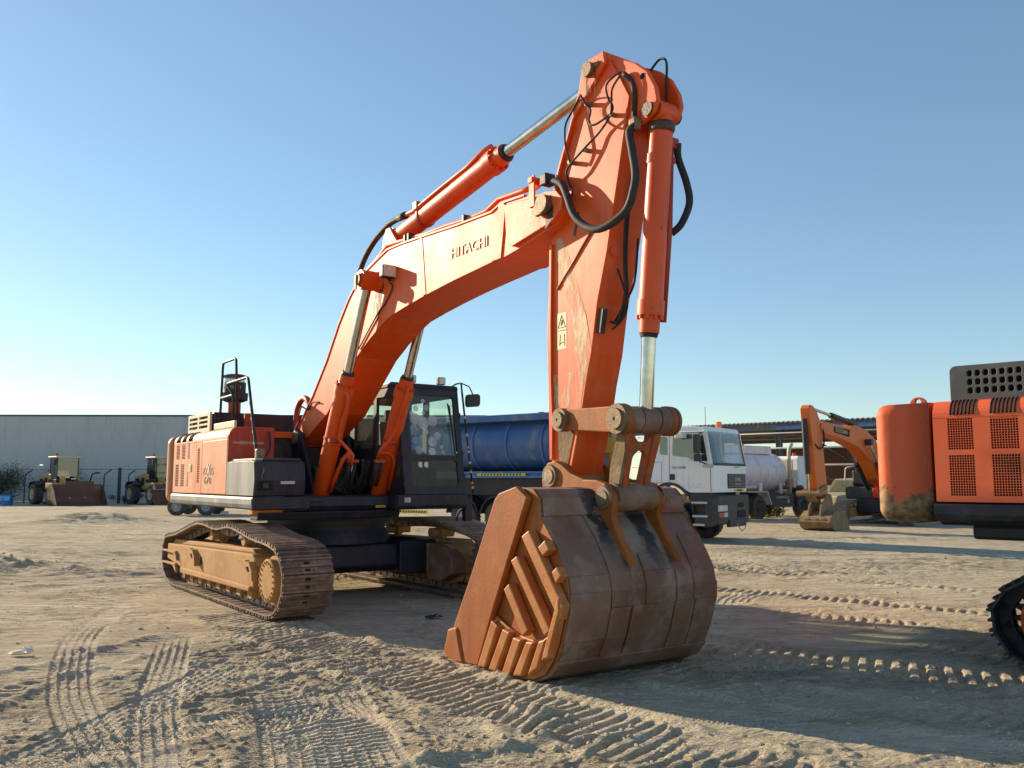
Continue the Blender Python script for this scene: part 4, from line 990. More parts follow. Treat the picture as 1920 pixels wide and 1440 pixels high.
# bucket cylinder
bc = cyl_unit((7.40, 0, 5.06), (7.185, 0, 3.10), (7.12, 0, 2.25), .112, .066, 'bucket_cylinder', eye=.11)
MB().lathe((7.345, 0, 4.68), (-.11, 0, -1), [(0, .113), (0, .116), (.09, .116), (.09, .113)], 28).build('dark_band', M['red'], bc)
MB().lathe((7.395, 0, 4.95), (-.11, 0, -1), [(-.06, .05), (-.02, .115), (.0, .125), (.05, .122), (.07, .113)], 24).build('greasy_collar', M['grease'], bc)
MB().tube([(7.36, .14, 4.76), (7.32, .14, 4.0), (7.22, .14, 3.15)], .032, 8).build('feed_pipe', M['red'], bc)
MB().box((7.36, .16, 4.82), (.08, .12, .10)).box((7.34, .15, 4.66), (.07, .1, .06)).box((7.29, .15, 4.0), (.07, .1, .05)).build('pipe_block', M['red'], bc, .012)
MB().tube([(7.40, .2, 4.82), (7.36, .24, 4.7), (7.42, .28, 4.45), (7.44, .29, 4.25), (7.38, .24, 4.06), (7.30, .19, 3.98)], .034, 8, sub=5).build('bucket_hose', M['rubber'], bc)
MB().tube([(7.16, .1, 5.6), (7.28, .1, 5.66), (7.37, .1, 5.6), (7.36, .1, 5.35), (7.38, .08, 5.15)], .012, 6, sub=5).build('grease_line', M['rubber'], bc)

# linkage
for s_ in (-1, 1):
    y0, y1 = s_ * .235, s_ * .31
    prof = arc(6.27, 2.28, .115, 60, 300, 10) + arc(7.10, 2.245, .14, -120, 120, 12)
    MB().prism(prof, y0, y1).build('link_arm', M['rust'], EX, .012)
    for px_, pz_, pr_ in ((6.27, 2.28, .115), (7.10, 2.245, .14)):
        MB().lathe((px_, y1, pz_), (0, s_, 0), [(0, pr_), (.04, pr_ * .97), (.04, pr_ * .70), (.062, pr_ * .66), (.062, pr_ * .12), (.055, pr_ * .1), (.055, 0)], 26).build('link_pin', M['brass'], EX)
MB().lathe((6.27, -.235, 2.28), (0, 1, 0), [(0, 0), (0, .09), (.47, .09), (.47, 0)], 20).build('link_cross_pin', M['steel'], EX)
k = MB().lathe((7.11, -.235, 2.245), (0, 1, 0), [(0, 0), (0, .12), (.12, .12), (.12, .10), (.13, .10), (.13, .125), (.33, .125), (.33, .1), (.345, .1), (.345, .125), (.47, .125), (.47, 0)], 26)
k.build('rod_end_boss', M['rust_back'], EX)
k = MB()
outl = [(-.20, 2.20), (-.12, 2.24), (-.105, 2.10), (-.04, 2.05), (.05, 2.05), (.115, 2.11), (.12, 2.24), (.21, 2.20), (.20, 2.05), (.175, 1.85), (.165, 1.66), (.18, 1.56), (-.18, 1.56), (-.165, 1.66), (-.175, 1.85)]
hole = [(x, z) for x, z in arc(0.005, 1.885, .085, 0, 180, 8) + arc(0.005, 1.735, .085, 180, 360, 8)]
k.prism(outl, -.03, .03, 'x', holes=[hole])
for s_ in (-1, 1):
    k.prism([(s_ * .115, 2.24), (s_ * .205, 2.20), (s_ * .20, 2.05), (s_ * .178, 1.85), (s_ * .168, 1.66), (s_ * .18, 1.56), (s_ * .105, 1.56), (s_ * .105, 1.7), (s_ * .115, 1.9), (s_ * .115, 2.05)], -.085, .06, 'x')
k.v = [(x + 6.99 + (z - 1.88) * .27, y, z) for x, y, z in k.v]
hl = k.build('bucket_link', M['link_orange'], EX, .012)
MB().prism([(6.96, 2.14), (7.06, 2.10), (7.06, 1.97), (6.97, 1.66), (6.83, 1.62), (6.85, 1.8)], -.208, -.17).build('link_side', M['mud'], hl, .004)
MB().lathe((6.90, -.24, 1.545), (0, 1, 0), [(0, 0), (0, .13), (.48, .13), (.48, 0)], 26).build('lower_boss', M['rust_back'], EX, .01)
MB().cyl((6.90, -.36, 1.545), (6.90, .36, 1.545), .07, 20).cyl((6.11, -.36, 1.74), (6.11, .36, 1.74), .07, 20).build('bucket_pin', M['steel'], EX)

# bucket
back = [(6.24, 1.515), (6.30, 1.575), (6.56, 1.635), (6.72, 1.62), (6.81, 1.54), (6.83, 1.38), (7.0, 1.19), (7.10, 1.04), (7.18, .90), (7.21, .76), (7.20, .62), (7.12, .36), (7.04, .2), (6.94, .09), (6.77, .02), (6.54, -.02), (6.2, -.03), (5.9, -.035), (5.47, -.03), (5.38, .035)]
def offset(path, t):
    out = []
    for i, p in enumerate(path):
        a = Vector(path[max(i - 1, 0)]); b = Vector(path[min(i + 1, len(path) - 1)])
        d = (b - a).normalized(); out.append((p[0] + d.y * t, p[1] - d.x * t))
    return out
shell = back + list(reversed(offset(back, .045)))
YN, YF = -1.0, .79
bucket = MB().prism(shell, YN + .02, YF - .02).build('bucket', M['shell'], EX, .006)
side = [(5.56, .36), (5.8, .75)] + back
for s_, y in ((-1, YN), (1, YF)):
    MB().prism(side, y - s_ * .012, y - s_ * .05).build('side_plate', M['rust'], bucket, .006)
    lip = [(6.56, 1.645), (6.73, 1.545), (6.43, .97), (6.16, .44), (5.95, -.01), (5.47, -.04), (5.375, .035), (5.56, .37), (5.79, .75), (6.22, 1.52), (6.29, 1.58)]
    MB().prism(lip, y + s_ * .065, y - s_ * .002).build('side_cutter', M['rust'], bucket, .014)
    cres = [(6.20, .47), (6.38, .40), (6.55, .35), (6.75, .34), (6.92, .37), (7.02, .42), (7.10, .55), (7.195, .77), (7.19, .62), (7.105, .36), (7.02, .2), (6.92, .08), (6.77, .01), (6.54, -.03), (5.97, -.035), (6.14, .4)]
    MB().prism(cres, y + s_ * .028, y - s_ * .002).build('heel_shroud', M['bar'], bucket, .01)
    bars_ = [[(6.42, .73), (6.5, .79), (6.79, .42), (6.71, .36)], [(6.53, .99), (6.62, 1.04), (7.10, .46), (7.02, .41)], [(6.69, 1.21), (6.8, 1.27), (7.27, .68), (7.22, .56)], [(6.93, 1.13), (7.03, 1.2), (7.09, 1.12), (7.0, 1.06)], [(7.12, .94), (7.19, .99), (7.25, .92), (7.18, .85)]]
    heel = [[(6.24, .44), (6.34, .4), (6.13, .0), (6.01, .0)], [(6.42, .39), (6.53, .37), (6.31, .0), (6.19, .0)], [(6.58, .34), (6.70, .33), (6.52, .0), (6.40, .0)], [(6.77, .33), (6.88, .34), (6.70, .03), (6.57, .01)], [(6.95, .36), (7.05, .39), (6.93, .13), (6.79, .05)], [(7.225, .78), (7.235, .64), (7.08, .24), (6.98, .20), (7.10, .48)]]
    for b in (bars_ if s_ < 0 else []): MB().prism([(a - .02, z) for a, z in b], y + s_ * .085, y - s_ * .002).build('wear_bar', M['bar'], bucket, .012)
    for b in (heel if s_ < 0 else []): MB().prism([(a - .02, z) for a, z in b], y + s_ * .095, y + s_ * .02).build('heel_bar', M['bar'], bucket, .014)
    MB().prism([(5.36, .03), (5.44, .26), (5.60, .30), (5.66, .12), (5.72, -.02), (5.5, -.05)], y + s_ * .085, y - s_ * .05).build('corner_shroud', M['rust'], bucket, .02)
# doubling plates on the back
def patch(i0, i1, t, y0, y1, m='shell', name='back_plate'):
    p = offset(back, -t)[i0:i1 + 1]
    MB().prism(p + list(reversed(offset(back, .004)[i0:i1 + 1])), y0, y1).build(name, M[m], bucket, .007)
patch(5, 10, .016, -.52, -.30); patch(5, 8, .012, -.98, -.55)
patch(9, 11, .022, -.98, -.54); patch(10, 12, .030, -.53, -.31); patch(7, 8, .018, -.12, .22); patch(8, 10, .022, -.12, .22); patch(10, 12, .026, -.28, .22)
patch(8, 10, .020, .26, .46); patch(10, 12, .026, .24, .48); patch(6, 10, .012, .48, .77); patch(10, 12, .022, .50, .77)
patch(12, 15, .035, -.99, .78, name='heel_plate'); patch(4, 5, .020, -.96, -.42, name='seam_plate'); patch(4, 5, .020, .40, .76, name='seam_plate')
for s_ in (-1, 1):
    e = [(5.97, 1.60), (5.955, 1.70), (5.98, 1.79), (6.05, 1.87), (6.16, 1.885), (6.28, 1.84), (6.42, 1.76), (6.6, 1.705), (6.78, 1.70), (6.90, 1.67), (7.0, 1.58), (7.02, 1.48), (6.99, 1.38), (7.06, 1.24), (7.2, 1.04), (7.24, .95), (7.15, 1.0), (6.8, 1.36), (6.75, 1.55), (6.5, 1.58), (6.28, 1.55), (6.15, 1.58)]
    MB().prism(e, s_ * .245, s_ * .32).build('bucket_ear', M['rust'], bucket, .014)
    MB().lathe((6.11, s_ * .32, 1.74), (0, s_, 0), [(0, .11), (.03, .105), (.03, 0)], 22).build('ear_boss', M['brass'], bucket)
    MB().lathe((6.90, s_ * .32, 1.545), (0, s_, 0), [(0, .105), (.03, .1), (.03, 0)], 22).build('ear_boss', M['rust_back'], bucket)

# cab
def lean(z): return 1.5 if z < 1.5 else 1.5 - (z - 1.5) * .17
cabo = None
k = MB()
k.prism(slot(.53, 1.58, 1.49, 3.11), -.05, 0, 'x', holes=[rrect(.69, 1.49, 2.075, 3.0, .06), rrect(.66, 1.47, 1.60, 2.0, .05)])
k.v = [(x + lean(z), y, z) for x, y, z in k.v]
fs = lambda: [(-.42, 1.49), (1.45, 1.49), (lean(3.11) - .05, 3.11), (-.36, 3.11), (-.45, 2.3)]
k.prism(fs(), .53, .58, holes=[[(-.28, 2.2), (.42, 2.2), (.42, 2.98), (-.26, 2.98)], [(.52, 1.75), (1.34, 1.75), (1.33, 2.2), (1.16, 2.98), (.52, 2.98)]])
k.prism(fs(), 1.53, 1.58, holes=[[(-.28, 2.2), (.22, 2.2), (.22, 2.98), (-.26, 2.98)], [(.35, 1.7), (1.34, 1.7), (1.33, 2.2), (1.16, 2.98), (.35, 2.98)]])
k.prism(slot(.58, 1.53, 1.49, 3.10), -.42, -.37, 'x', holes=[slot(.68, 1.42, 2.15, 2.95)])
cab = k.build('cab', M['navy'], EX, .012)
MB().prism([(-.42, 3.10), (1.26, 3.10), (1.22, 3.165), (1.0, 3.195), (-.3, 3.19), (-.44, 3.15)], .52, 1.59).build('cab_roof', M['black'], cab, .025)
MB().prism([(-.3, 3.19), (.9, 3.195), (.85, 3.215), (-.25, 3.21)], .62, 1.48).build('roof_hatch', M['cream'], cab, .01)
MB().bx(-.45, 1.49, .55, 1.57, 1.30, 1.488).prism([(.8, 1.27), (1.52, 1.27), (1.55, 1.33), (1.55, 1.485), (.8, 1.485)], .40, 1.585).build('cab_base', M['navy'], cab, .015)
def pane(y0, y1, z0, z1, m, name='window', x=-.03):
    g = MB().prism(rrect(y0, y1, z0, z1, .05), x, x + .008, 'x'); g.v = [(a + lean(c), b, c) for a, b, c in g.v]
    return g.build(name, M[m], cab)
ws = pane(.68, 1.50, 2.065, 3.01, 'cabglass', 'windscreen')
pane(.65, 1.48, 1.59, 2.01, 'dustyglass', 'lower_window')
MB().prism([(-.29, 2.19), (.43, 2.19), (.43, 2.99), (-.27, 2.99)], .552, .558).build('side_window', M['cabglass'], cab)
MB().prism([(.51, 1.74), (1.35, 1.74), (1.34, 2.2), (1.17, 2.99), (.51, 2.99)], .552, .558).build('side_window', M['cabglass'], cab)
MB().prism([(.34, 1.69), (1.35, 1.69), (1.34, 2.2), (1.17, 2.99), (.34, 2.99)], 1.552, 1.558).build('door_window', M['cabglass'], cab)
MB().prism([(-.29, 2.19), (.23, 2.19), (.23, 2.99), (-.27, 2.99)], 1.552, 1.558).build('door_window', M['cabglass'], cab)
MB().prism(slot(.67, 1.43, 2.14, 2.96), -.397, -.391, 'x').build('rear_window', M['cabglass'], cab)
k = MB(); rr = random.Random(11)
spots_ = [(.80, 2.62, .09), (.93, 2.56, .10), (1.10, 2.60, .085), (.77, 2.45, .08), (.90, 2.32, .06), (.78, 2.30, .055), (1.07, 2.28, .075), (1.16, 2.37, .06), (.83, 2.15, .065), (1.05, 2.13, .06), (1.24, 2.12, .04), (.97, 2.43, .045), (.95, 2.72, .03), (.82, 2.78, .045), (1.22, 2.2, .035), (.74, 2.7, .04), (1.0, 2.8, .05), (.95, 2.90, .035)]
for i, (y, z, r_) in enumerate(spots_):
    k.prism(arc(y, z, r_, 0, 342, 19), -.0215 + i * .0004, -.021 + i * .0004, 'x')
k.v = [(a + lean(c), b, c) for a, b, c in k.v]
k.build('round_sticker', M['spot'], ws)
MB().prism([(.60, 2.02), (1.53, 2.02), (1.53, 2.06), (.60, 2.06)], -.01, .006, 'x').build('windscreen_bar', M['black'], cab).data.transform(Matrix.Translation((lean(2.04), 0, 0)))
MB().tube([(lean(2.1) + .02, 1.43, 2.1), (lean(2.9) + .02, 1.40, 2.85)], .01, 6).tube([(lean(2.4) + .03, 1.42, 2.35), (lean(2.85) + .03, 1.36, 2.88)], .012, 6).build('wiper', M['black'], cab)
for y, z in ((.84, 1.93), (.94, 1.93)):
    k = MB().prism(arc(y, z, .045, 60, 300, 8), -.0, .004, 'x'); k.v = [(a + lean(c) - .02, b, c) for a, b, c in k.v]; k.build('white_tag', M['letter_white'], cab)
# inside the cab
k = MB().bx(.0, .5, .85, 1.3, 1.75, 1.95).prism([(-.05, 1.9), (.1, 1.9), (-.02, 2.65), (-.15, 2.65)], .87, 1.28).bx(-.12, -.02, .98, 1.18, 2.66, 2.85).bx(0, .5, .85, 1.3, 1.5, 1.75)
k.build('driver_seat', M['black'], cab, .03)
MB().bx(.3, .9, .64, .84, 1.5, 2.1).bx(.3, .75, 1.34, 1.5, 1.5, 2.05).bx(.95, 1.2, .62, .8, 1.5, 2.25).bx(.95, 1.35, .85, 1.35, 1.49, 1.6).build('console', M['plastic'], cab, .02)
MB().tube([(.8, .74, 2.1), (.84, .74, 2.3)], .02, 6).tube([(.7, 1.42, 2.05), (.74, 1.42, 2.25)], .02, 6).tube([(1.1, .95, 1.55), (1.15, .95, 2.0)], .015, 6).tube([(1.1, 1.15, 1.55), (1.15, 1.15, 2.0)], .015, 6).build('control_lever', M['black'], cab)
MB().bx(-.44, -.36, .58, 1.53, 1.5, 2.1).build('cab_back_lining', M['plastic'], cab)
for y in (.80, 1.32):
    l_ = MB().box((1.16, y, 3.24), (.08, .13, .12)).build('cab_lamp', M['plastic'], cab, .015)
    MB().box((1.205, y, 3.24), (.008, .11, .10)).build('lamp_lens', M['lamp'], l_)
k = MB().tube(rounded([(1.15, 1.52, 3.17), (1.22, 1.60, 3.22), (1.3, 1.62, 3.2)], .05), .012, 6).tube([(1.30, 1.60, 3.22), (1.52, 1.70, 1.5)], .016, 8)
po = k.build('mirror_pole', M['black'], cab)
for t, mi in ((.31, 'silver'), (.47, 'silver'), (.58, 'amber'), (.62, 'silver'), (.72, 'silver'), (.80, 'hazard_y'), (.90, 'amber'), (.94, 'hazard_y')):
    p = Vector((1.30, 1.60, 3.22)).lerp(Vector((1.52, 1.70, 1.5)), t); q = Vector((1.30, 1.60, 3.22)).lerp(Vector((1.52, 1.70, 1.5)), t + .022)
    MB().cyl(p, q, .0185, 10).build('pole_band', M[mi], po)
k = MB().prism(rrect(1.64, 1.90, 2.84, 3.04, .05), -.03, .03, 'x'); k.v = [(x + 1.38, y, z + (y - 1.77) * .1) for x, y, z in k.v]
mi = k.build('mirror', M['black'], cab, .015)
MB().tube(rounded([(1.31, 1.60, 3.21), (1.36, 1.72, 3.16), (1.38, 1.77, 3.04)], .04), .01, 6).build('mirror_arm', M['black'], mi)
MB().tube([(1.52, 1.70, 1.5), (1.45, 1.64, 1.42), (1.45, 1.6, 1.42)], .015, 6).bx(1.36, 1.46, 1.6, 1.72, .95, 1.45).build('pole_bracket', M['black'], cab)
MB().tube(rounded([(1.4, 1.58, 1.25), (1.42, 1.5, 1.2), (1.42, 1.45, 1.05)], .05), .012, 6).build('hanging_wire', M['black'], cab)
MB().bx(1.505, 1.512, .62, .645, 1.34, 1.44).bx(1.5, 1.552, .50, .60, 1.375, 1.445).build('data_plate', M['silver'], cab)
for z in (1.55, 1.72, 2.02, 2.5): MB().box((lean(z) - .005, .545, z), (.05, .04, .09)).build('hinge', M['black'], cab, .01)
for z in (1.75, 2.1, 2.7): MB().box((lean(z) - .03, 1.59, z), (.06, .03, .08)).build('hinge', M['black'], cab, .01)
# ------------------------------------------------------------------ second excavator, cut by the right edge of the view
M['body_deep'] = worn('weathered_orange', (.86, .135, .040), (.80, .165, .06), dirt=(.52, .24, .10), s1=.8, s2=3, dlo=.52, dhi=.78, damt=.5, rough=.5, bump=.05, bscale=18, chips=(.16, .06, .03), clo=.73)
m, nt, P, out = newmat('muddy_counterweight'); L = nt.links     # dried mud splashed on the foot of the casting
tc = nd(nt, 'ShaderNodeTexCoord'); sx = nd(nt, 'ShaderNodeSeparateXYZ'); L.new(tc.outputs['Object'], sx.inputs[0])
n1 = nd(nt, 'ShaderNodeTexNoise', i_Scale=3.5, i_Detail=9.0, i_Roughness=.7); L.new(tc.outputs['Object'], n1.inputs['Vector'])
n2 = nd(nt, 'ShaderNodeTexNoise', i_Scale=1.0, i_Detail=5.0); L.new(tc.outputs['Object'], n2.inputs['Vector'])
c = mixc(nt, ramp(nt, n2.outputs[0], .4, .65), (.86, .13, .038), (.80, .165, .062))
ma = nd(nt, 'ShaderNodeMath', operation='MULTIPLY_ADD'); L.new(n1.outputs[0], ma.inputs[0]); ma.inputs[1].default_value = 1.3; ma.inputs[2].default_value = .97
sb = nd(nt, 'ShaderNodeMath', operation='SUBTRACT'); L.new(ma.outputs[0], sb.inputs[0]); L.new(sx.outputs[2], sb.inputs[1])
f = ramp(nt, sb.outputs[0], .0, .06)
n3 = nd(nt, 'ShaderNodeTexNoise', i_Scale=14.0, i_Detail=6.0); L.new(tc.outputs['Object'], n3.inputs['Vector'])
c = mixc(nt, f, c, mixc(nt, ramp(nt, n3.outputs[0], .4, .6), (.38, .24, .11), (.20, .10, .04)))
L.new(c, P.inputs['Base Color']); P.inputs['Roughness'].default_value = .6
bp = nd(nt, 'ShaderNodeBump', i_Strength=.4, i_Distance=.02); L.new(n1.outputs[0], bp.inputs['Height']); L.new(bp.outputs[0], P.inputs['Normal'])
M['cw_mud'] = m
M['hoodgrey'] = worn('grey_hood_paint', (.10, .10, .095), (.14, .14, .13), dirt=(.22, .2, .17), s2=4, rough=.5, bump=.04)
RX = empty('parked_excavator', (7.40, 7.89, 0), heading(47), 'orange excavator cut off by the right edge, muddy counterweight and mesh vents in its doors', 'excavator')
upper_side(RX, M['body_deep'], M['plastic'], M['cw_mud'], 'grid', .12)
for o in RX.children:
    if o.name.startswith('rounded_top') or o.name.startswith('counterweight'): o['label'] = None; del o['label']
k = MB()
k.prism(rrect(-2.76, -1.2, 2.44, 2.83, .06), -1.47, -1.42, holes=[rrect(a, a + .05, z, z + .062, .018, 2) for a in [-2.60 + i * .072 for i in range(18)] for z in (2.545, 2.63, 2.715)])
k.build('hood_grille', M['hoodgrey'], RX, .004)
MB().bx(-2.74, -1.2, -1.415, 1.3, 2.44, 2.81).bx(-2.85, 1.2, -.97, 1.62, 1.48, 2.46).build('engine_bonnet', M['dark'], RX, .03)
MB().bx(-2.9, 1.3, -1.55, 1.55, 1.26, 1.48).bx(-2.62, -.6, -1.5, 1.0, 1.13, 1.27).build('main_frame', M['black'], RX, .03)
MB().prism(arc(-3.08, 2.46, .085, 0, 180, 10), -1.45, -1.40, holes=[arc(-3.08, 2.495, .03, 0, 330, 11)]).build('lifting_eye', M['body_deep'], RX, .006)
MB().lathe((0, 0, .9), (0, 0, 1), [(0, .9), (.4, .9), (.4, 0)], 32).build('swing_bearing', M['black'], RX)
crawler(RX, 1, PATH_B, rz=R(183), off=(.276, -.169, 0), mats=(M['black'], M['black']))
crawler(RX, -1, PATH_B, rz=R(183), off=(.276, -.169, 0), mats=(M['black'], M['black']))
for o in RX.children_recursive:
    if o.name.startswith('final_drive'): o.data.materials[0] = M['orange_cyl']
k = MB().bx(-1.2, 1.2, -1.3, 1.3, .35, .92); k.build('carbody', M['navy'], RX, .04).location = (.276, -.169, 0)

# ------------------------------------------------------------------ tipper lorry
def lorry_wheel(root, a, y, r=.52, w=.32, out=-1, rim='palerim', name='wheel', tyre_m='tyre'):
    y1 = y + out * w / 2
    k = MB().lathe((a, y - out * w / 2, r), (0, out, 0), [(0, r * .55), (0, r * .93), (w * .12, r), (w * .88, r), (w, r * .93), (w, r * .58), (w * .9, r * .56)], 30)
    for i in range(30):
        an = 2 * PI * i / 30
        k.box((a + (r - .004) * math.cos(an), y, r + (r - .004) * math.sin(an)), (.03, w * .9, .035), Matrix.Rotation(-an, 3, 'Y'))
    t = k.build(name, M[tyre_m], root)
    q = MB().lathe((a, y1 - out * .04, r), (0, out, 0), [(.0, r * .57), (.03, r * .56), (-.04, r * .45), (-.05, r * .25), (.03, r * .2), (.05, r * .1), (.05, 0)], 26)
    for i in range(8):
        an = 2 * PI * i / 8
        q.cyl((a + r * .34 * math.cos(an), y1 - out * .10, r + r * .34 * math.sin(an)), (a + r * .34 * math.cos(an), y1 - out * .05, r + r * .34 * math.sin(an)), .02, 6)
    q.build('rim', M[rim], t)
    return t

TK = empty('tipper_truck', (5.16, 23.7, -.0), heading(54), 'white cabbed tipper lorry with a long blue half-pipe body', 'truck')
af = lambda z: .21 if z < 2.1 else .21 - (z - 2.1) * .17
PF = [(.20, 0), (.27, .06), (.30, .28), (.31, 1.22), (.30, 2.15), (.27, 2.38), (.20, 2.45)]
k = MB()
hs = [[(-.88, 2.95), (-.90, 2.37), (-.46, 2.32), (-.26, 2.21), (.12, 2.21), (.0, 2.95)], [(-1.29, 2.90), (-1.29, 2.42), (-1.05, 2.39), (-1.05, 2.88)]]
sidep = [(-1.75, 1.60), (-.97, 1.60), (-.70, 1.52), (-.52, 1.41), (-.42, 1.36), (.21, 1.36), (.21, 2.1), (.05, 3.04), (-1.75, 3.04)]
for y0, y1 in ((0, .05), (2.40, 2.45)): k.prism(sidep, y0, y1, holes=hs)
k.prism([(-1.75, 3.04), (.05, 3.04), (-.05, 3.12), (-.3, 3.17), (-1.5, 3.18), (-1.75, 3.1)], .02, 2.43)
k.bx(-1.75, -1.69, .05, 2.40, 1.6, 3.04)
k.prism(PF + [(-.0, 2.44), (-.0, .01)], 1.36, 2.13, 'z')
cabt = k.build('cab', M['white'], TK, .025)
def strip_(z0, z1, d0, d1, i0, i1, inset=0):
    q = MB(); V = []
    for i in range(i0, i1 + 1):
        V.append((PF[i][0] - d0, PF[i][1], z0)); V.append((PF[i][0] - d1, PF[i][1] * (1 - inset) + 1.225 * inset, z1))
    n = i1 - i0
    q.add(V, [(2 * i, 2 * i + 2, 2 * i + 3, 2 * i + 1) for i in range(n)])
    return q
strip_(2.13, 3.03, 0.0, .16, 0, 6, .015).build('windscreen', M['truckglass'], cabt)
for i in (0, 6):
    y = PF[i][1]; s_ = 1 if i == 0 else -1
    MB().prism([(.18, 2.1), (.26, 2.1), (.10, 3.05), (.02, 3.05)], y, y + s_ * .07).build('pillar', M['white'], cabt, .01)
strip_(2.99, 3.15, .155, .22, 0, 6, .02).build('sun_visor', M['white'], cabt)
strip_(2.09, 2.16, -.004, .0, 0, 6).build('lower_seal', M['plastic'], cabt)
MB().prism([(-.89, 2.96), (-.91, 2.36), (-.45, 2.31), (-.25, 2.2), (.13, 2.2), (.0, 2.96)], .02, .026).build('door_window', M['truckglass'], cabt)
MB().prism([(-1.3, 2.91), (-1.3, 2.41), (-1.04, 2.38), (-1.04, 2.89)], .02, .026).build('rear_window', M['truckglass'], cabt)
MB().bx(-1.6, -.2, .3, 2.2, 1.7, 2.2).bx(-.5, -.2, .45, .95, 2.2, 2.75).bx(-.5, -.2, 1.5, 2.0, 2.2, 2.75).bx(-.05, .17, .2, 2.25, 1.9, 2.15).bx(-1.66, -1.6, .1, 2.35, 1.7, 3.0).build('cab_interior', M['plastic'], cabt, .04)
MB().tube([(.28, .7, 2.2), (.15, .85, 2.6), (.08, 1.0, 2.95)], .03, 6).build('yellow_strap', M['hazard_y'], cabt)
k = MB().tube([(-.99, -.003, 2.95), (-1.0, -.003, 1.62), (-.97, -.003, 1.6)], .006, 4).tube([(.205, -.003, 1.38), (.205, -.003, 2.1)], .006, 4).tube([(-.99, -.003, 2.99), (.05, -.003, 2.99)], .006, 4).tube([(-1.58, -.003, 2.19), (-1.24, -.003, 2.19), (-1.24, -.003, 1.64), (-1.58, -.003, 1.64)], .005, 4)
k.build('door_seam', M['ink'], cabt)
MB().prism(rrect(-1.0, -.84, 1.70, 1.86, .03), -.012, .0).build('door_handle', M['plastic'], cabt)
MB().prism(rrect(-.02, .30, 2.03, 2.12, .03), -.03, .02).build('door_moulding', M['silver'], cabt, .01)
writing('lettering', 'TGA 33.400', .085, (-.72, -.003, 2.035), '-y', M['ink'], cabt, stretch=1.0)
k = MB(); rr = random.Random(8)
for j in range(3):
    for i in range(7):
        if rr.random() < .7: k.bx(-.47 + i * .075, -.47 + i * .075 + .05, -.003, .0, 1.59 - j * .05, 1.60 - j * .05)
k.build('faded_decal', M['letter_grey'], cabt)
gr = MB().prism(rrect(.90, 2.20, 1.47, 1.87, .03), .30, .325, 'x').build('grille', M['plastic'], cabt)
k = MB()
for z in (1.53, 1.60, 1.67, 1.74, 1.81): k.bx(.323, .34, .94, 2.16, z - .018, z + .018)
k.build('grille_bar', M['hoodgrey'], gr, .006)
writing('lettering', 'MAN', .155, (.344, 1.58, 1.715), '+x', M['silver'], cabt, stretch=1.15)
k = MB()
for y in (1.43, 1.58, 1.73): k.prism([(y - .05, 1.55), (y, 1.62), (y + .05, 1.55), (y, 1.57)], .34, .346, 'x')
k.build('grille_emblem', M['silver'], gr)
MB().bx(.31, .318, 1.38, 1.78, 2.045, 2.075).build('small_plate', M['letter_grey'], cabt)
pl = MB().bx(.31, .325, 1.38, 2.03, 1.38, 1.45).build('number_plate', M['hazard_y'], cabt)
writing('lettering', 'XA 80693', .075, (.328, 1.7, 1.413), '+x', M['ink'], pl, stretch=1.3)
BP = [(.02, -.02), (.24, -.01), (.35, .14), (.39, 1.22), (.35, 2.31), (.24, 2.46), (.02, 2.47)]
k = MB().prism(BP, .50, 1.28, 'z'); bmp = k.build('bumper', M['plastic'], TK, .05)
MB().bx(.30, .42, .75, 1.9, .42, .62).build('bumper_lip', M['plastic'], bmp, .03)
MB().bx(.38, .398, 1.35, 1.95, .66, .86).build('bumper_opening', M['dark'], bmp); MB().bx(.38, .398, 1.45, 1.8, .95, 1.06).build('bumper_opening', M['dark'], bmp)
MB().bx(.33, .385, .12, .68, .86, 1.02).build('headlight', M['lamp'], bmp, .01)
MB().bx(.33, .385, .14, .45, .70, .82).build('indicator', M['redlens'], bmp, .008)
MB().bx(.33, .388, .46, .68, .70, .82).build('fog_lamp', M['lamp'], bmp, .008)
MB().tube([(.42, 1.2, .5), (.5, 1.35, .3), (.46, 1.7, .35), (.42, 1.9, .5)], .015, 6).build('tow_rope', M['silver'], bmp)
k = MB().prism([(-.46, 1.34), (.2, 1.34), (.2, .46), (-.25, .46), (-.36, .9), (-.40, 1.1)], .0, .35, holes=[slot(-.33, .09, .78, 1.02)])
k.bx(-.35, .1, .12, .3, .7, 1.05)
stp = k.build('step_panel', M['plastic'], TK, .02)
for z, w_ in ((1.09, .46), (.73, .44), (.50, .33)):
    MB().prism(rrect(-.36 + .07 * (1.09 - z), -.36 + .07 * (1.09 - z) + w_, z - .025, z + .03, .02), -.035, .05).build('step_tread', M['silver'], stp)
k = MB().prism([(x, z) for x, z in arc(-1.02, .98, .66, 20, 175, 14)] + [(x, z) for x, z in reversed(arc(-1.02, .98, .58, 20, 175, 14))], -.03, .42)
k.build('mudguard', M['plastic'], TK, .01)
MB().prism(rrect(-.48, -.42, 1.16, 1.26, .02), -.05, -.02).build('side_marker', M['amber'], TK)
mr = MB().prism(rrect(-.14, .0, 2.42, 2.92, .04), -.36, -.12).build('mirror', M['plastic'], TK, .02)
MB().prism(rrect(-.12, .0, 2.2, 2.4, .04), -.34, -.12).tube([(-.05, -.2, 2.3), (-.05, -.16, 2.95), (-.02, .02, 2.98)], .02, 6).tube([(-.05, -.2, 2.3), (-.03, -.2, 2.2), (.1, .02, 2.12)], .02, 6).build('mirror_bracket', M['plastic'], mr, .01)
MB().prism([(-.72, 2.82), (-.42, 2.84), (-.45, 2.96), (-.68, 2.99)], -.28, -.06).build('kerb_mirror', M['letter_white'], TK, .03)
MB().cyl((-.20, 1.6, 3.14), (-.20, 1.6, 3.36), .085, 18).build('beacon', M['amber'], cabt)
MB().tube([(-.3, .9, 3.15), (-.3, .9, 3.75)], .008, 5).build('aerial', M['ink'], cabt)
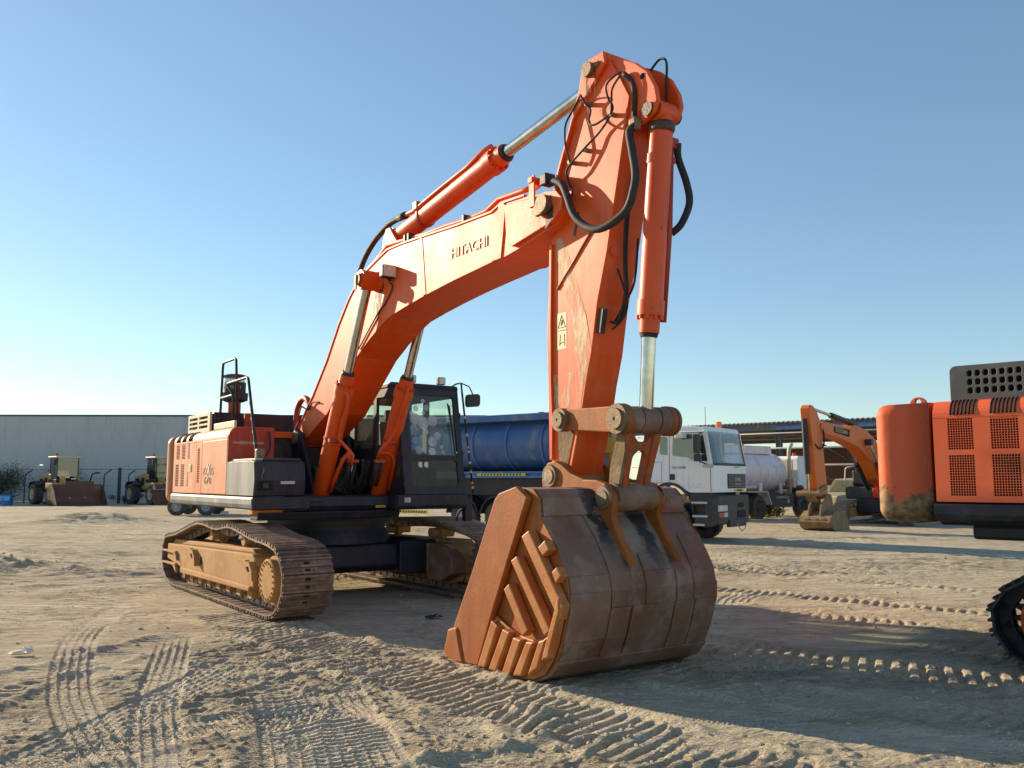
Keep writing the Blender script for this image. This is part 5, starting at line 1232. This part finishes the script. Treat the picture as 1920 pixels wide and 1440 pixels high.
k = MB().bx(-11.6, .0, .75, 1.0, .75, 1.05).bx(-11.6, .0, 1.45, 1.7, .75, 1.05).bx(-11.5, -1.9, .55, 1.9, 1.02, 1.25).bx(-11.8, -3.9, .28, 2.17, 1.22, 1.80)
k.build('chassis', M['black'], TK, .01)
MB().bx(-5.6, -4.0, .12, .7, .55, 1.15).build('fuel_tank', M['plastic'], TK, .08)
for a in (-.95, -2.75, -7.0, -8.4):
    lorry_wheel(TK, a, .22, out=-1); lorry_wheel(TK, a, 2.23, out=1)
for a in (-7.0, -8.4):
    MB().prism(arc(a, .52, .68, 10, 170, 12) + list(reversed(arc(a, .52, .64, 10, 170, 12))), .0, .6).build('rear_mudguard', M['black'], TK)
# half-pipe body
sec = [(.02, 3.76), (-.03, 3.74), (-.03, 3.55), (.34, 3.52), (.20, 3.36), (.09, 3.14), (.04, 2.90), (.06, 2.64), (.15, 2.40), (.30, 2.20), (.50, 2.05), (.72, 1.98)]
full = sec + [(2.45 - y, z) for y, z in reversed(sec)]
inn = [(y + .06 if y < 1.2 else y - .06, z + .05) for y, z in sec[3:]] ; inn = [(.08, 3.76)] + inn
tb = MB().prism(full + [(2.37, 3.76)] + [(2.45 - y, z) for y, z in inn[1:]] + list(reversed(inn)), -12.0, -3.75, 'x')
tbo = tb.build('tipper_body', M['blue'], TK)
for f in tbo.data.polygons: f.use_smooth = abs(f.normal.x) < .1
tbo.data.shade_smooth() if False else None
es_ = tbo.modifiers.new('edges', 'EDGE_SPLIT'); es_.split_angle = R(32)
k = MB().prism(full, -3.80, -3.72, 'x').prism(full, -12.04, -11.96, 'x'); k.build('end_wall', M['blue'], tbo, .02)
for a in (-4.0, -5.30, -6.65, -8.0, -9.35, -10.7):
    k = MB(); ou = [(y - .055 + (.03 if z > 3.4 else 0), z) for y, z in sec[3:]]
    k.prism(ou + [(y + .01, z) for y, z in reversed(sec[3:])], a - .03, a + .03, 'x')
    k.build('body_rib', M['blue_rail'], tbo, .006)
MB().bx(-12, -3.9, -.01, .14, 1.76, 1.84).bx(-12, -3.9, .0, .12, 1.90, 1.97).bx(-12, -3.9, .05, .3, 1.80, 1.96).build('sill_rail', M['blue_rail'], tbo, .012)
hz_ = MB().bx(-7.75, -5.85, -.016, -.01, 1.83, 1.905).build('reflective_plate', M['hazard_y'], tbo)
k = MB()
for i in range(13): k.prism([(-7.6 + i * .125, 1.84), (-7.54 + i * .125, 1.84), (-7.51 + i * .125, 1.895), (-7.57 + i * .125, 1.895)], -.019, -.015)
k.build('plate_stripe', M['ink'], hz_)
ub = MB().bx(-12.0, -9.9, -.02, .04, .58, .69).build('underrun_bar', M['hazard_y'], TK)
k = MB()
for i in range(17): k.prism([(-11.95 + i * .12, .60), (-11.89 + i * .12, .60), (-11.86 + i * .12, .67), (-11.92 + i * .12, .67)], -.024, -.019)
k.build('bar_stripe', M['ink'], ub)
for a in (-9.0, -5.6): MB().cyl((a, .5, 3.72), (a, .5, 3.82), .1, 10).build('top_latch', M['black'], tbo)
k = MB().lathe((-3.45, 1.2, 1.2), (0, 0, 1), [(0, 0), (0, .17), (1.0, .17), (1.0, .14), (1.55, .14), (1.55, .11), (1.9, .11), (1.95, .05), (1.95, 0)], 20)
k.cyl((-3.45, .95, 2.75), (-3.45, 1.45, 2.75), .24, 18); k.build('tipping_ram', M['yellow'], TK)
k = MB().bx(-3.2, -2.95, .95, 1.3, 1.75, 2.15)
for i in range(4): k.cyl((-3.15, 1.0 + i * .08, 2.15), (-3.15, 1.0 + i * .08, 2.28), .015, 6)
k.bx(-3.2, -2.95, .95, 1.3, 1.2, 1.7); k.build('valve_box', M['black'], TK, .01)

# ------------------------------------------------------------------ water tanker
TN = empty('tanker_truck', (10.75, 38.0, .0), heading(133), 'white water tanker lorry standing behind the tipper cab', 'truck')
k = MB().lathe((-3.3, 1.2, 2.02), (1, 0, 0), [(0, 0), (.0, .5), (.12, .78), (.3, .9), (6.0, .9), (6.18, .78), (6.3, .5), (6.34, 0)], 48)
tk = k.build('tank', M['tank'], TN)
for a in (-1.6, .5, 2.4): MB().lathe((a, 1.2, 2.02), (1, 0, 0), [(0, .9), (0, .915), (.05, .915), (.05, .9)], 48).build('tank_band', M['tank'], tk)
MB().bx(-3.0, 2.2, .75, 1.65, 2.86, 3.22).build('top_walkway', M['tank'], tk, .02)
MB().bx(-.6, .2, .9, 1.5, 3.22, 3.30).build('manhole', M['yellow'], tk, .02)
for a in (-1.2, .6, 2.3): MB().prism([(a, 1.05), (a + .16, 1.05), (a + .22, 1.6), (a - .06, 1.6)], .42, .5).build('tank_bracket', M['tank'], tk)
MB().bx(-1.6, -.1, .1, .35, 1.32, 1.46).build('hose_tube', M['silver'], TN, .05)
MB().bx(-3.5, 5.2, .7, 1.7, .75, 1.12).bx(.9, 2.9, .1, .8, .50, 1.1).build('chassis', M['black'], TN, .02)
writing('lettering', 'COMMANDO', .15, (1.9, .095, .93), '-y', M['silver'], TN, stretch=1.2)
MB().bx(2.35, 2.47, .09, .098, .68, .84).build('pale_plate', M['silver'], TN)
MB().tube(rounded([(2.85, .25, 1.15), (2.85, .25, 3.1), (3.05, .2, 3.35)], .15), .085, 10).build('exhaust_stack', M['cream'], TN)
k = MB().prism([(3.2, 1.45), (3.5, 1.45), (3.75, 1.30), (4.6, 1.30), (4.75, 1.05), (5.3, 1.05), (5.25, 1.7), (5.0, 2.72), (4.8, 2.80), (3.3, 2.80), (3.2, 2.7)], .0, 2.4)
cb = k.build('cab', M['white'], TN, .04)
MB().prism([(4.0, 2.62), (4.0, 2.0), (4.65, 1.55), (4.95, 1.62), (4.85, 2.62)], -.008, .0).build('door_window', M['truckglass'], cb)
MB().prism([(3.98, 2.64), (3.98, 1.98), (4.65, 1.5), (4.98, 1.58), (4.88, 2.64)], -.004, .001).build('window_seal', M['dark'], cb)
MB().tube([(3.9, -.004, 2.7), (3.9, -.004, 1.4)], .012, 4).tube([(5.0, -.004, 2.7), (5.1, -.004, 1.2)], .01, 4).build('door_seam', M['ink'], cb)
MB().prism(rrect(4.05, 4.3, 1.42, 1.58, .04), -.02, 0).build('door_handle', M['plastic'], cb)
MB().bx(3.19, 3.2, .3, 1.6, 2.0, 2.62).build('back_panel', M['cream'], cb, .01)
MB().cyl((3.6, .4, 2.8), (3.6, .4, 2.95), .09, 12).build('beacon', M['redlens'], cb)
MB().prism(arc(3.77, .5, .8, 0, 170, 12) + list(reversed(arc(3.77, .5, .7, 0, 170, 12))), -.03, .5).build('front_mudguard', M['plastic'], TN)
MB().bx(3.2, 5.3, .0, 2.4, .95, 1.28).build('lower_cab', M['plastic'], TN, .05)
MB().bx(2.95, 3.2, .1, .6, 1.35, 1.75).build('air_filter', M['cream'], TN, .05)
MB().prism([(-.9, 1.22), (.65, 1.22), (.95, .62), (.90, .62), (.60, 1.17), (-.9, 1.17)], .05, .6).build('rear_mudguard', M['silver'], TN)
for a in (0, -1.35, 3.77):
    lorry_wheel(TN, a, .25, r=.52, out=-1, rim='tyre'); lorry_wheel(TN, a, 2.15, r=.52, out=1, rim='tyre')

# ------------------------------------------------------------------ wheel loaders by the wall
LD = empty('wheel_loader', (-31.65, 62.0, 0), heading(47), 'dusty yellow wheel loader with a wide maroon bucket lowered, left of the two', 'loader', 'wheel loaders parked along the wall')
def loader_parts(root):
    k = MB().prism([(-2.6, 1.0), (-.2, 1.0), (-.2, 2.15), (-.9, 2.15), (-2.3, 1.95), (-2.65, 1.75)], -.75, .75); b = k.build('engine_hood', M['loader'], root, .12, seg=3)
    MB().prism([(-2.5, 1.93), (-2.2, 2.03), (-.9, 2.2), (-.6, 2.2), (-.9, 2.14), (-2.3, 1.93)], -.7, .7).build('hood_top', M['cream'], b, .03)
    MB().bx(-2.2, -1.5, -.765, -.74, 1.35, 1.8).bx(-1.3, -.8, -.765, -.74, 1.35, 1.85).build('side_louvre', M['dark'], b)
    MB().bx(-2.75, -2.4, -.9, .9, .8, 1.55).build('counterweight', M['loader'], root, .08)
    MB().bx(-1.0, 1.9, -.5, .5, .7, 1.3).build('chassis', M['black'], root, .05)
    k = MB()
    for x in (-.55, .75):
        for y in (-.72, .66): k.bx(x, x + .09, y, y + .06, 1.5, 3.25)
    k.bx(-.6, .9, -.78, .78, 1.35, 1.75).bx(-.55, .84, .66, .72, 1.7, 2.0)
    c = k.build('cab', M['black'], root, .02)
    MB().bx(-.65, .95, -.85, .85, 3.22, 3.36).build('cab_roof', M['cream'], c, .05)
    MB().bx(.80, .81, -.66, .66, 1.75, 3.22).build('windscreen', M['loaderglass'], c)
    MB().bx(-.5, .74, -.70, -.69, 1.75, 3.22).bx(-.5, .74, .69, .70, 1.75, 3.22).bx(-.52, -.51, -.66, .66, 1.75, 3.22).build('side_window', M['loaderglass'], c)
    MB().bx(-.3, .2, -.28, .28, 1.75, 2.2).bx(-.35, -.2, -.26, .26, 2.2, 2.8).cyl((.45, 0, 2.1), (.5, 0, 2.14), .22, 16).build('seat', M['plastic'], c, .03)
    MB().cyl((-.1, -.45, 3.36), (-.1, -.45, 3.58), .08, 12).build('beacon', M['redlens'], c)
    MB().bx(.95, 1.05, -1.05, -.85, 2.75, 3.1).tube([(.9, -.8, 3.1), (1.0, -.95, 3.12)], .02, 5).build('mirror', M['black'], c, .02)
    for y in (-.95, .95):
        MB().tube(rounded([(-1.9, y, 1.7), (-1.9, y, 2.75), (-1.1, y, 2.75), (-1.1, y, 1.7)], .08), .025, 6).build('handrail', M['silver'], root)
    for s_ in (-1, 1):
        MB().prism([(.7, 1.5), (1.1, 1.95), (1.5, 1.95), (2.5, .95), (2.8, .45), (2.55, .3), (2.2, .75), (1.2, 1.45)], s_ * .42, s_ * .56).build('lift_arm', M['loader'], root, .03)
        MB().prism([(.85, 1.1), (2.05, 1.42), (2.3, 1.2), (2.3, 1.28), (2.05, 1.5), (.8, 1.5)], s_ * .72, s_ * 1.42).build('front_fender', M['loader'], root, .02)
        MB().prism([(-2.45, 1.1), (-2.2, 1.5), (-1.4, 1.58), (-.95, 1.3), (-.95, 1.36), (-1.4, 1.64), (-2.25, 1.57), (-2.5, 1.15)], s_ * .75, s_ * 1.42).build('rear_fender', M['black'], root, .02)
        for a in (1.55, -1.75): lorry_wheel(root, a, s_ * 1.12, r=.72, w=.58, out=s_, rim='wheelrim', tyre_m='tyre')
    MB().cyl((1.0, 0, 1.75), (2.3, 0, 1.25), .1, 12).box((1.9, 0, 1.35), (.5, .3, .4)).build('tilt_ram', M['black'], root)
    MB().box((2.05, -.05, 1.78), (.1, .3, .08)).build('lamp', M['letter_white'], root)
    s = [(2.55, 1.38), (2.62, 1.42), (2.75, 1.15), (2.72, .6), (2.85, .2), (3.1, .06), (3.75, .02), (3.75, -.02), (2.9, .0), (2.6, .25), (2.5, .8)]
    bk_ = MB().prism(s, -1.62, 1.62).build('bucket', M['maroon'], root, .02)
    for y in (-1.66, 1.62): MB().prism([(2.55, 1.35), (2.75, 1.38), (3.2, .9), (3.72, .05), (3.7, .0), (2.9, .0), (2.6, .25), (2.5, .8)], y, y + .04).build('bucket_cheek', M['maroon'], bk_, .01)
    MB().prism([(2.45, 1.30), (2.52, 1.62), (2.62, 1.62), (2.7, 1.30)], -.8, 1.1).build('spill_guard', M['maroon'], bk_, .02)
    MB().tube([(1.2, 1.35, 1.5), (1.25, 1.5, 2.1), (1.5, 1.7, 2.25)], .05, 6).box((1.55, 1.75, 2.2), (.15, .25, .12)).build('side_lamp_arm', M['black'], root)
loader_parts(LD)
l2 = copy_tree(LD); l2.location = (-25.3, 63.2, 0)
l2['label'] = 'yellow wheel loader half hidden behind the counterweight of the foreground excavator'

# ------------------------------------------------------------------ far orange excavator
GX = empty('distant_excavator', (11.3, 31.0, 0), heading(-42), 'smaller bright orange excavator in front of the shed, arm hanging down to a sandy bucket', 'excavator')
bt = [(1.42, 3.48), (1.35, 3.62), (1.15, 3.70), (.95, 3.69), (-1.18, 3.58), (-1.7, 3.72), (-2.77, 3.56), (-3.73, 3.22), (-4.27, 2.6), (-5.1, 1.75), (-5.25, 1.5), (-5.0, 1.35)]
bb = [(-3.85, 1.75), (-3.1, 2.42), (-2.01, 2.87), (-.59, 3.12), (.96, 3.27), (1.28, 3.36)]
gb = MB().prism(bt + bb, -.25, .25).build('boom', M['doosan'], GX, .02)
MB().prism([(-1.12, 3.50), (.36, 3.56), (.34, 3.36), (-1.02, 3.24)], -.252, .256).build('name_plate', M['dark'], gb)
t = writing('lettering', 'DOOSAN', .21, (0, 0, 0), '+y', M['letter'], gb, stretch=1.2); t.data.transform(Matrix.Translation((-.33, .258, 3.415)) @ Matrix.Rotation(R(-3.5), 4, 'Y'))
ga = MB().prism([(1.88, 4.19), (1.58, 3.98), (1.32, 3.66), (1.22, 3.0), (1.12, 2.31), (.95, 1.33), (1.0, 1.08), (1.25, 1.05), (1.52, 1.24), (1.83, 1.4), (1.95, 2.0), (2.05, 2.94), (2.2, 3.58), (2.27, 4.1), (2.1, 4.22)], -.11, .20).build('arm', M['doosan'], GX, .02)
t = writing('lettering', '340', .16, (0, 0, 0), '+y', M['letter'], ga, stretch=.9); t.data.transform(Matrix.Translation((1.6, .183, 3.45)) @ Matrix.Rotation(R(80), 4, 'Y'))
for p0, p1, p2, r_ in (((-2.3, 0, 3.75), (-.05, 0, 3.98), (1.75, 0, 4.15), .11), ((2.2, 0, 3.75), (2.1, 0, 1.9), (2.08, 0, 1.25), .10), ((-4.5, -.40, 1.35), (-3.3, -.40, 2.35), (-2.6, -.40, 3.1), .10), ((-4.5, .40, 1.35), (-3.3, .40, 2.35), (-2.6, .40, 3.1), .10)):
    c = MB().cyl(p0, p1, r_, 16).build('hydraulic_cylinder', M['black'], GX)
    MB().cyl(p1, p2, r_ * .5, 12).build('cylinder_rod', M['chrome'], c)
MB().cyl((-2.6, -.5, 3.1), (-2.6, .5, 3.1), .12, 14).build('cylinder_pin', M['black'], gb)
MB().tube([(1.2, .2, 3.5), (1.35, .3, 3.2), (1.3, .26, 2.9), (1.55, .24, 2.75), (1.9, .2, 2.9)], .03, 6, sub=4).build('arm_hose', M['rubber'], GX)
k = MB(); gp = [(1.0, .82), (1.35, .88), (1.85, .84), (2.2, .62), (2.3, .40), (2.15, .15), (1.9, .03), (1.3, .0), (.65, .02)]
k.prism(gp + list(reversed(offset(gp, .05))), -.62, .62)
k.v = [(x - .22, y * .88 + .16, z * .78) for x, y, z in k.v]
gk = k.build('bucket', M['mud'], GX, .015)
gq = lambda L_: [(a - .22, b * .78) for a, b in L_]
for y in (-.385, .665): MB().prism(gq([(.65, .02), (.95, .85), (1.0, .82)] + gp[1:]), y, y + .04).build('bucket_side', M['mud'], gk, .01)
for y in (-.22, .18): MB().prism([(.80, .66), (1.0, 1.2), (1.3, 1.25), (1.6, 1.05), (1.85, .85), (1.98, .46), (1.7, .62)], y + .1, y + .16).build('bucket_ear', M['mud'], gk, .01)
for y in (-.2, .07, .34): MB().bx(1.93, 2.06, y, y + .18, .23, .43).build('wear_block', M['mud'], gk, .02)
MB().prism([(1.2, 1.55), (2.1, 1.32), (2.1, 1.18), (1.2, 1.38)], -.28, -.22).prism([(1.2, 1.55), (2.1, 1.32), (2.1, 1.18), (1.2, 1.38)], .22, .28).cyl((2.08, -.4, 1.25), (2.08, .4, 1.25), .09, 12).prism([(2.0, 1.25), (2.15, 1.25), (1.7, .95), (1.55, .95)], -.15, .15).build('bucket_linkage', M['mud'], GX, .01)
MB().bx(-8.4, -5.0, -1.45, 1.45, .95, 1.45).bx(-8.4, -5.6, -1.45, 1.45, 1.45, 2.1).build('upper_structure', M['black'], GX, .06)
MB().bx(-5.0, -4.75, -1.42, -.35, .95, 1.42).build('tool_box', M['plastic'], GX, .05)
MB().bx(-4.95, -4.7, -.34, -.08, .98, 1.38).build('red_box', M['redlens'], GX, .03)
MB().tube(rounded([(-5.0, -1.45, 1.0), (-4.9, -1.5, 1.45), (-4.95, -1.45, 2.2), (-4.95, -1.1, 2.25)], .08), .03, 6).build('handrail', M['silver'], GX)
MB().box((-4.9, -.92, 2.15), (.08, .2, .3)).tube([(-4.95, -1.1, 2.25), (-4.92, -.95, 2.3), (-4.9, -.92, 2.15)], .02, 5).build('mirror', M['plastic'], GX, .02)
k = MB()
for x in (-6.4, -4.85):
    for y in (.4, 1.35): k.bx(x, x + .08, y, y + .07, 1.4, 2.9)
k.bx(-6.5, -4.75, .35, 1.45, 2.88, 3.0).bx(-6.4, -4.8, .4, 1.4, 1.4, 1.75)
gc = k.build('cab', M['black'], GX, .02)
MB().bx(-4.8, -4.79, .42, 1.4, 1.7, 2.9).bx(-6.35, -4.85, .41, .42, 1.7, 2.9).build('cab_window', M['truckglass'], gc)
gpth = [(-4.0, 0), (-7.5, 0), (-7.9, .2), (-7.95, .55), (-7.6, .82), (-5.8, .86), (-4.0, .82), (-3.65, .55), (-3.7, .2)]
for s_ in (-1, 1):
    PP = smooth_path([(a, 0, z) for a, z in gpth], 8, True)
    k = MB().prism([(p.x, p.z) for p in PP], s_ * .95, s_ * 1.5, holes=[[(p.x * .93 - .41, .1 + p.z * .78) for p in PP]])
    for i in range(0, len(PP), 2):
        p = PP[i]; q = PP[(i + 1) % len(PP)]; an = math.atan2(q.z - p.z, q.x - p.x)
        k.box((p.x, s_ * 1.225, p.z), (.05, .55, .06), Matrix.Rotation(-an, 3, 'Y'))
    tr_ = k.build('track_chain', M['shoe'], GX)
    MB().bx(-7.4, -4.2, s_ * 1.0, s_ * 1.4, .25, .65).build('track_frame', M['dusty'], tr_, .05)
MB().bx(-6.9, -4.7, -1.0, 1.0, .4, .96).build('carbody', M['black'], GX, .05)

# ------------------------------------------------------------------ open steel shed
SH = empty('steel_shed', (14.8, 57.9, 0), math.atan2(-.657, .754), 'open steel shed with a corrugated roof behind the far orange excavator', 'shed')
k = MB(); n = 220; V = []; F = []
for i in range(n + 1):
    x = -9 + 34 * i / n; h_ = .05 * (1 if i % 2 else -1)
    V += [(x, -.5, 5.36 + h_), (x, 13, 4.93 + h_), (x, -.5, 5.31 + h_), (x, 13, 4.88 + h_)]
for i in range(n):
    b = 4 * i
    F += [(b, b + 4, b + 5, b + 1), (b + 2, b + 3, b + 7, b + 6), (b, b + 2, b + 6, b + 4), (b + 1, b + 5, b + 7, b + 3)]
k.add(V, F); k.build('roof', M['shedroof'], SH)
MB().bx(-9, 25, -.35, -.15, 4.85, 5.22).build('eaves_beam', M['shedsteel'], SH)
MB().bx(3.0, 25, -.42, -.36, 4.9, 5.1).build('gutter', M['blue_rail'], SH)
for x in (-6.3, 3.0, 12.3, 21.6):
    for y in (0, 12.5):
        MB().bx(x - .15, x + .15, y - .02, y + .02, 0, 4.95 - y * .03).bx(x - .17, x - .14, y - .15, y + .15, 0, 4.95 - y * .03).bx(x + .14, x + .17, y - .15, y + .15, 0, 4.95 - y * .03).build('column', M['shedsteel'], SH)
    MB().prism([(0, 5.2), (12.5, 4.82), (12.5, 4.4), (0, 4.75)], x - .08, x + .08, 'x').build('rafter', M['shedsteel'], SH)
for y in (3, 6, 9): MB().bx(-9, 25, y - .06, y + .06, 5.05 - y * .03, 5.2 - y * .03).build('purlin', M['shedsteel'], SH)
for z in (4.67, 3.71, 2.63): MB().tube([(-8, -.25, z), (24, -.25, z)], .06, 6).build('rail_pipe', M['pipegrey'], SH)
for (x0, z0, x1, z1) in ((3.1, 4.3, 6.2, 2.4), (6.2, 2.4, 9.2, 1.2), (9.0, 4.2, 5.8, 1.0), (12.2, 4.2, 9.2, 2.4), (9.2, 2.4, 12.2, 1.0), (3.1, 2.2, 5.4, 1.0), (-6.2, 4.5, -3.5, 3.4)):
    MB().tube([(x0, 6.2, z0), (x1, 6.2, z1)], .07, 6).build('brace', M['shedsteel'], SH)
MB().bx(5.1, 6.6, 6.0, 6.4, 0, 5.4).build('dark_column', M['brown'], SH)
MB().bx(-9, 6.0, 12.6, 12.75, 0, 4.25).build('back_cladding', M['brown'], SH)
MB().bx(-8.5, 24, 12.9, 13.0, 4.6, 4.9).build('back_beam', M['shedsteel'], SH)
k = MB().bx(7.2, 20, 9.0, 9.06, .2, 4.5)
wp = k.build('white_cladding', M['sheet'], SH)
k = MB()
for i in range(13): k.bx(7.5 + i, 7.53 + i, 8.985, 9.0, .2, 4.5)
for z in (1.6, 2.6, 3.5): k.bx(7.2, 20, 8.98, 9.0, z, z + .07)
k.build('sheet_joint', M['pipegrey'], wp)
LW = MB().prism([(.0, 0), (.0, 1.28), (-.04, 1.28), (-.04, 1.40), (.26, 1.40), (.26, 1.28), (.22, 1.28), (.22, 0)], 0, 14, 'x').build('boundary_wall', M['pale'])
LW.location = (16.6, 49.5, 0); LW.rotation_euler = (0, 0, R(-20))
tag(LW, 'low white rendered wall between the far excavator and the shed', 'wall')

# ------------------------------------------------------------------ parked pickup seen past the far excavator
PU = empty('parked_pickup', (17.0, 43.5, 0), heading(-60), 'dusty beige pickup with a red roof light, half hidden behind the far excavator', 'pickup')
MB().prism([(-2.6, .45), (2.4, .45), (2.45, .95), (1.1, 1.1), (.5, 1.75), (-.8, 1.8), (-1.0, 1.12), (-2.6, 1.1)], -.9, .9).build('body', M['beige'], PU, .06)
MB().prism([(.62, 1.70), (1.12, 1.12), (1.14, 1.14), (.64, 1.72)], -.78, .78).build('windscreen', M['dustyglass'], PU)
MB().prism([(-.72, 1.2), (.9, 1.2), (.45, 1.68), (-.68, 1.70)], -.91, .91).build('side_window', M['truckglass'], PU)
MB().cyl((.0, 0, 1.8), (.0, 0, 1.98), .1, 12).build('roof_light', M['redlens'], PU)
for a in (1.6, -1.6):
    lorry_wheel(PU, a, -.8, r=.38, w=.25, out=-1); lorry_wheel(PU, a, .8, r=.38, w=.25, out=1)

# ------------------------------------------------------------------ wall, fence, trailer, tub
WL = empty('boundary_hall', (-40, 70, 0), R(1.2), 'long blank grey panel wall of a hall behind the loaders', 'wall')
MB().bx(-60, 38, 0, .3, 0, 6.78).build('wall', M['concrete'], WL)
MB().bx(-60, 38, -.06, .36, 6.78, 6.92).build('wall_coping', M['wallcap'], WL)
FN = empty('wire_fence', (-34, 64.5, 0), 0, 'thin wire fence on bent dark posts along the foot of the grey wall', 'fence')
for x in (-16, -13, -10, -7, -4.6, -1.7, 1.2, 4.1, 5.9, 8.8, 11.7, 14.6):
    MB().tube([(x, 0, -.1), (x, 0, 2.0), (x + .05, .05, 2.15), (x + .35, .35, 2.45)], .05, 6).build('fence_post', M['galv'], FN)
MB().bx(5.12, 5.30, -.05, .13, 0, 2.6).build('gate_post', M['galv'], FN)
for z in (.3, .8, 1.3, 1.8): MB().tube([(-17, 0, z), (16, 0, z)], .005, 4).build('wire', M['galv'], FN)
MB().tube([(-17, .1, 2.52), (16, .1, 2.45)], .018, 5).build('top_wire', M['galv'], FN)
TR = empty('flatbed_trailer', (-14.9, 43.6, 0), R(4), 'low trailer on pale dusty wheels seen under the foreground excavator', 'trailer')
MB().bx(-2.6, 2.4, -1.0, 1.2, 1.05, 1.25).bx(-2.4, 2.2, .2, .4, .75, 1.05).build('deck', M['black'], TR, .02)
for a in (-1.35, .05): lorry_wheel(TR, a, -.85, r=.42, w=.28, out=-1); lorry_wheel(TR, a, 1.0, r=.42, w=.28, out=1)
MB().bx(-.85, -.55, -.7, .9, .55, 1.05).bx(.7, 2.0, -.2, .3, .35, .6).build('suspension', M['black'], TR)
MB().bx(.75, 1.05, -.9, -.6, .02, .2).build('wheel_chock', M['silver'], TR, .02)
TB = empty('water_tub', (-34.7, 60.6, 0), R(10), 'small bright blue plastic tub on the ground at the far left', 'tub')
MB().lathe((0, 0, 0), (0, 0, 1), [(0, 0), (0, .36), (.62, .42), (.62, .46), (.68, .46), (.68, .40), (.1, .34), (.1, 0)], 20).build('tub_body', M['bluetub'], TB)
MB().prism([(-.05, .3), (.32, .3), (.36, .6), (-.1, .6)], -.46, -.40).prism([(-.38, .3), (-.1, .3), (-.14, .6), (-.42, .6)], -.44, -.38).build('tub_label', M['tubband'], TB)

# ------------------------------------------------------------------ scrub and weeds
def leafmat(name, c1, c2):
    m, nt, P, out = newmat(name)
    tc = nd(nt, 'ShaderNodeTexCoord'); n = nd(nt, 'ShaderNodeTexNoise', i_Scale=2.5, i_Detail=4.0); nt.links.new(tc.outputs['Object'], n.inputs['Vector'])
    nt.links.new(mixc(nt, ramp(nt, n.outputs[0], .35, .65), c1, c2), P.inputs['Base Color']); P.inputs['Roughness'].default_value = .75
    return m
M['leaf'] = leafmat('grey_green_leaf', (.07, .085, .055), (.11, .125, .08)); M['dryleaf'] = leafmat('dry_scrub', (.10, .09, .06), (.17, .14, .09)); M['weed'] = leafmat('fresh_weed', (.09, .15, .03), (.2, .24, .06))
M['twig'] = plain('twig_bark', (.10, .075, .05), .9)
def shrub(name, loc, rx, ry, h, n, leaf, lm, label, cat, group=None, seed=1):
    r_ = random.Random(seed); root = empty(name, loc, 0, label, cat, group)
    k = MB(); st = []
    for i in range(9):
        a = r_.uniform(0, 6.28); q = r_.uniform(.3, .95)
        tip = Vector((rx * q * math.cos(a), ry * q * math.sin(a), h * r_.uniform(.55, 1)))
        k.tube([(0, 0, -.05), tip * .5 + Vector((0, 0, h * .12)), tip], [.02 * h, .014 * h, .006 * h], 5); st.append(tip)
    k.build('stem', M['twig'], root)
    k = MB()
    cl = [st[i % len(st)] * r_.uniform(.45, 1.05) for i in range(26)]
    for i in range(n):
        c = cl[r_.randrange(len(cl))]; sp = .22 * h
        p = c + Vector((r_.gauss(0, sp), r_.gauss(0, sp), r_.gauss(0, sp * .8)))
        if p.z < .02: p.z = .03
        d = Vector((r_.uniform(-1, 1), r_.uniform(-1, 1), r_.uniform(-.3, 1))).normalized() * leaf; w_ = d.cross(Vector((r_.uniform(-1, 1), r_.uniform(-1, 1), 1))).normalized() * leaf * .35
        k.add([p - d * .5, p + w_, p + d * .5, p - w_], [(0, 1, 2, 3)])
    k.build('foliage', M[lm], root)
    return root
shrub('tree', (-38.9, 66.5, 0), 1.4, 1.0, 2.6, 9000, .11, 'leaf', 'grey green bushy tree at the left edge in front of the wall', 'tree', seed=2)
shrub('shrub', (-34.4, 67.5, 0), .9, .8, 2.3, 5000, .10, 'leaf', 'narrow dark shrub behind the left loader by the fence', 'shrub', seed=3)
shrub('shrub', (-28.6, 65.0, 0), 1.9, .6, .6, 3000, .07, 'dryleaf', 'low dry scrub under the fence between the two loaders', 'shrub', seed=4)
shrub('shrub', (-32.9, 62.6, 0), .9, .4, .22, 500, .1, 'weed', 'small green weeds beside the blue tub', 'weeds', seed=9)
shrub('weed_clump', (11.5, 39.6, 0), .28, .25, .5, 420, .12, 'weed', 'fresh green weed growing under the tanker between its wheels', 'weeds', seed=5)
shrub('weed_clump', (12.15, 40.6, 0), .55, .4, .45, 520, .09, 'dryleaf', 'dry brown weeds under the tanker near its front wheel', 'weeds', seed=6)
shrub('weed_clump', (18.9, 47.6, 0), .5, .4, .8, 420, .12, 'dryleaf', 'dry weeds against the low white wall', 'weeds', seed=7)

# litter
rr = random.Random(21)
def litter(name, loc, s, m, label, cat):
    k = MB(); r_ = random.Random(sum(map(ord, label)))
    for i in range(7):
        c = Vector((r_.gauss(0, s * .4), r_.gauss(0, s * .25), s * .12 + abs(r_.gauss(0, s * .1))))
        k.box(c, (s * r_.uniform(.3, .8), s * r_.uniform(.2, .5), s * .06), Matrix.Rotation(r_.uniform(0, 6), 3, 'Z') @ Matrix.Rotation(r_.uniform(-.8, .8), 3, 'X'))
    o = k.build(name, M[m], None, s * .03); o.location = (loc[0], loc[1], hz(loc[0], loc[1])); tag(o, label, cat)
litter('rag', (-.96, 11.1), .15, 'ink', 'crumpled black rag on the shaded ground between tracks and bucket', 'litter')
litter('paper_scrap', (-4.75, 8.74), .16, 'letter_white', 'torn white paper scrap on the sand at the left edge', 'litter')
bpy.context.view_layer.update()
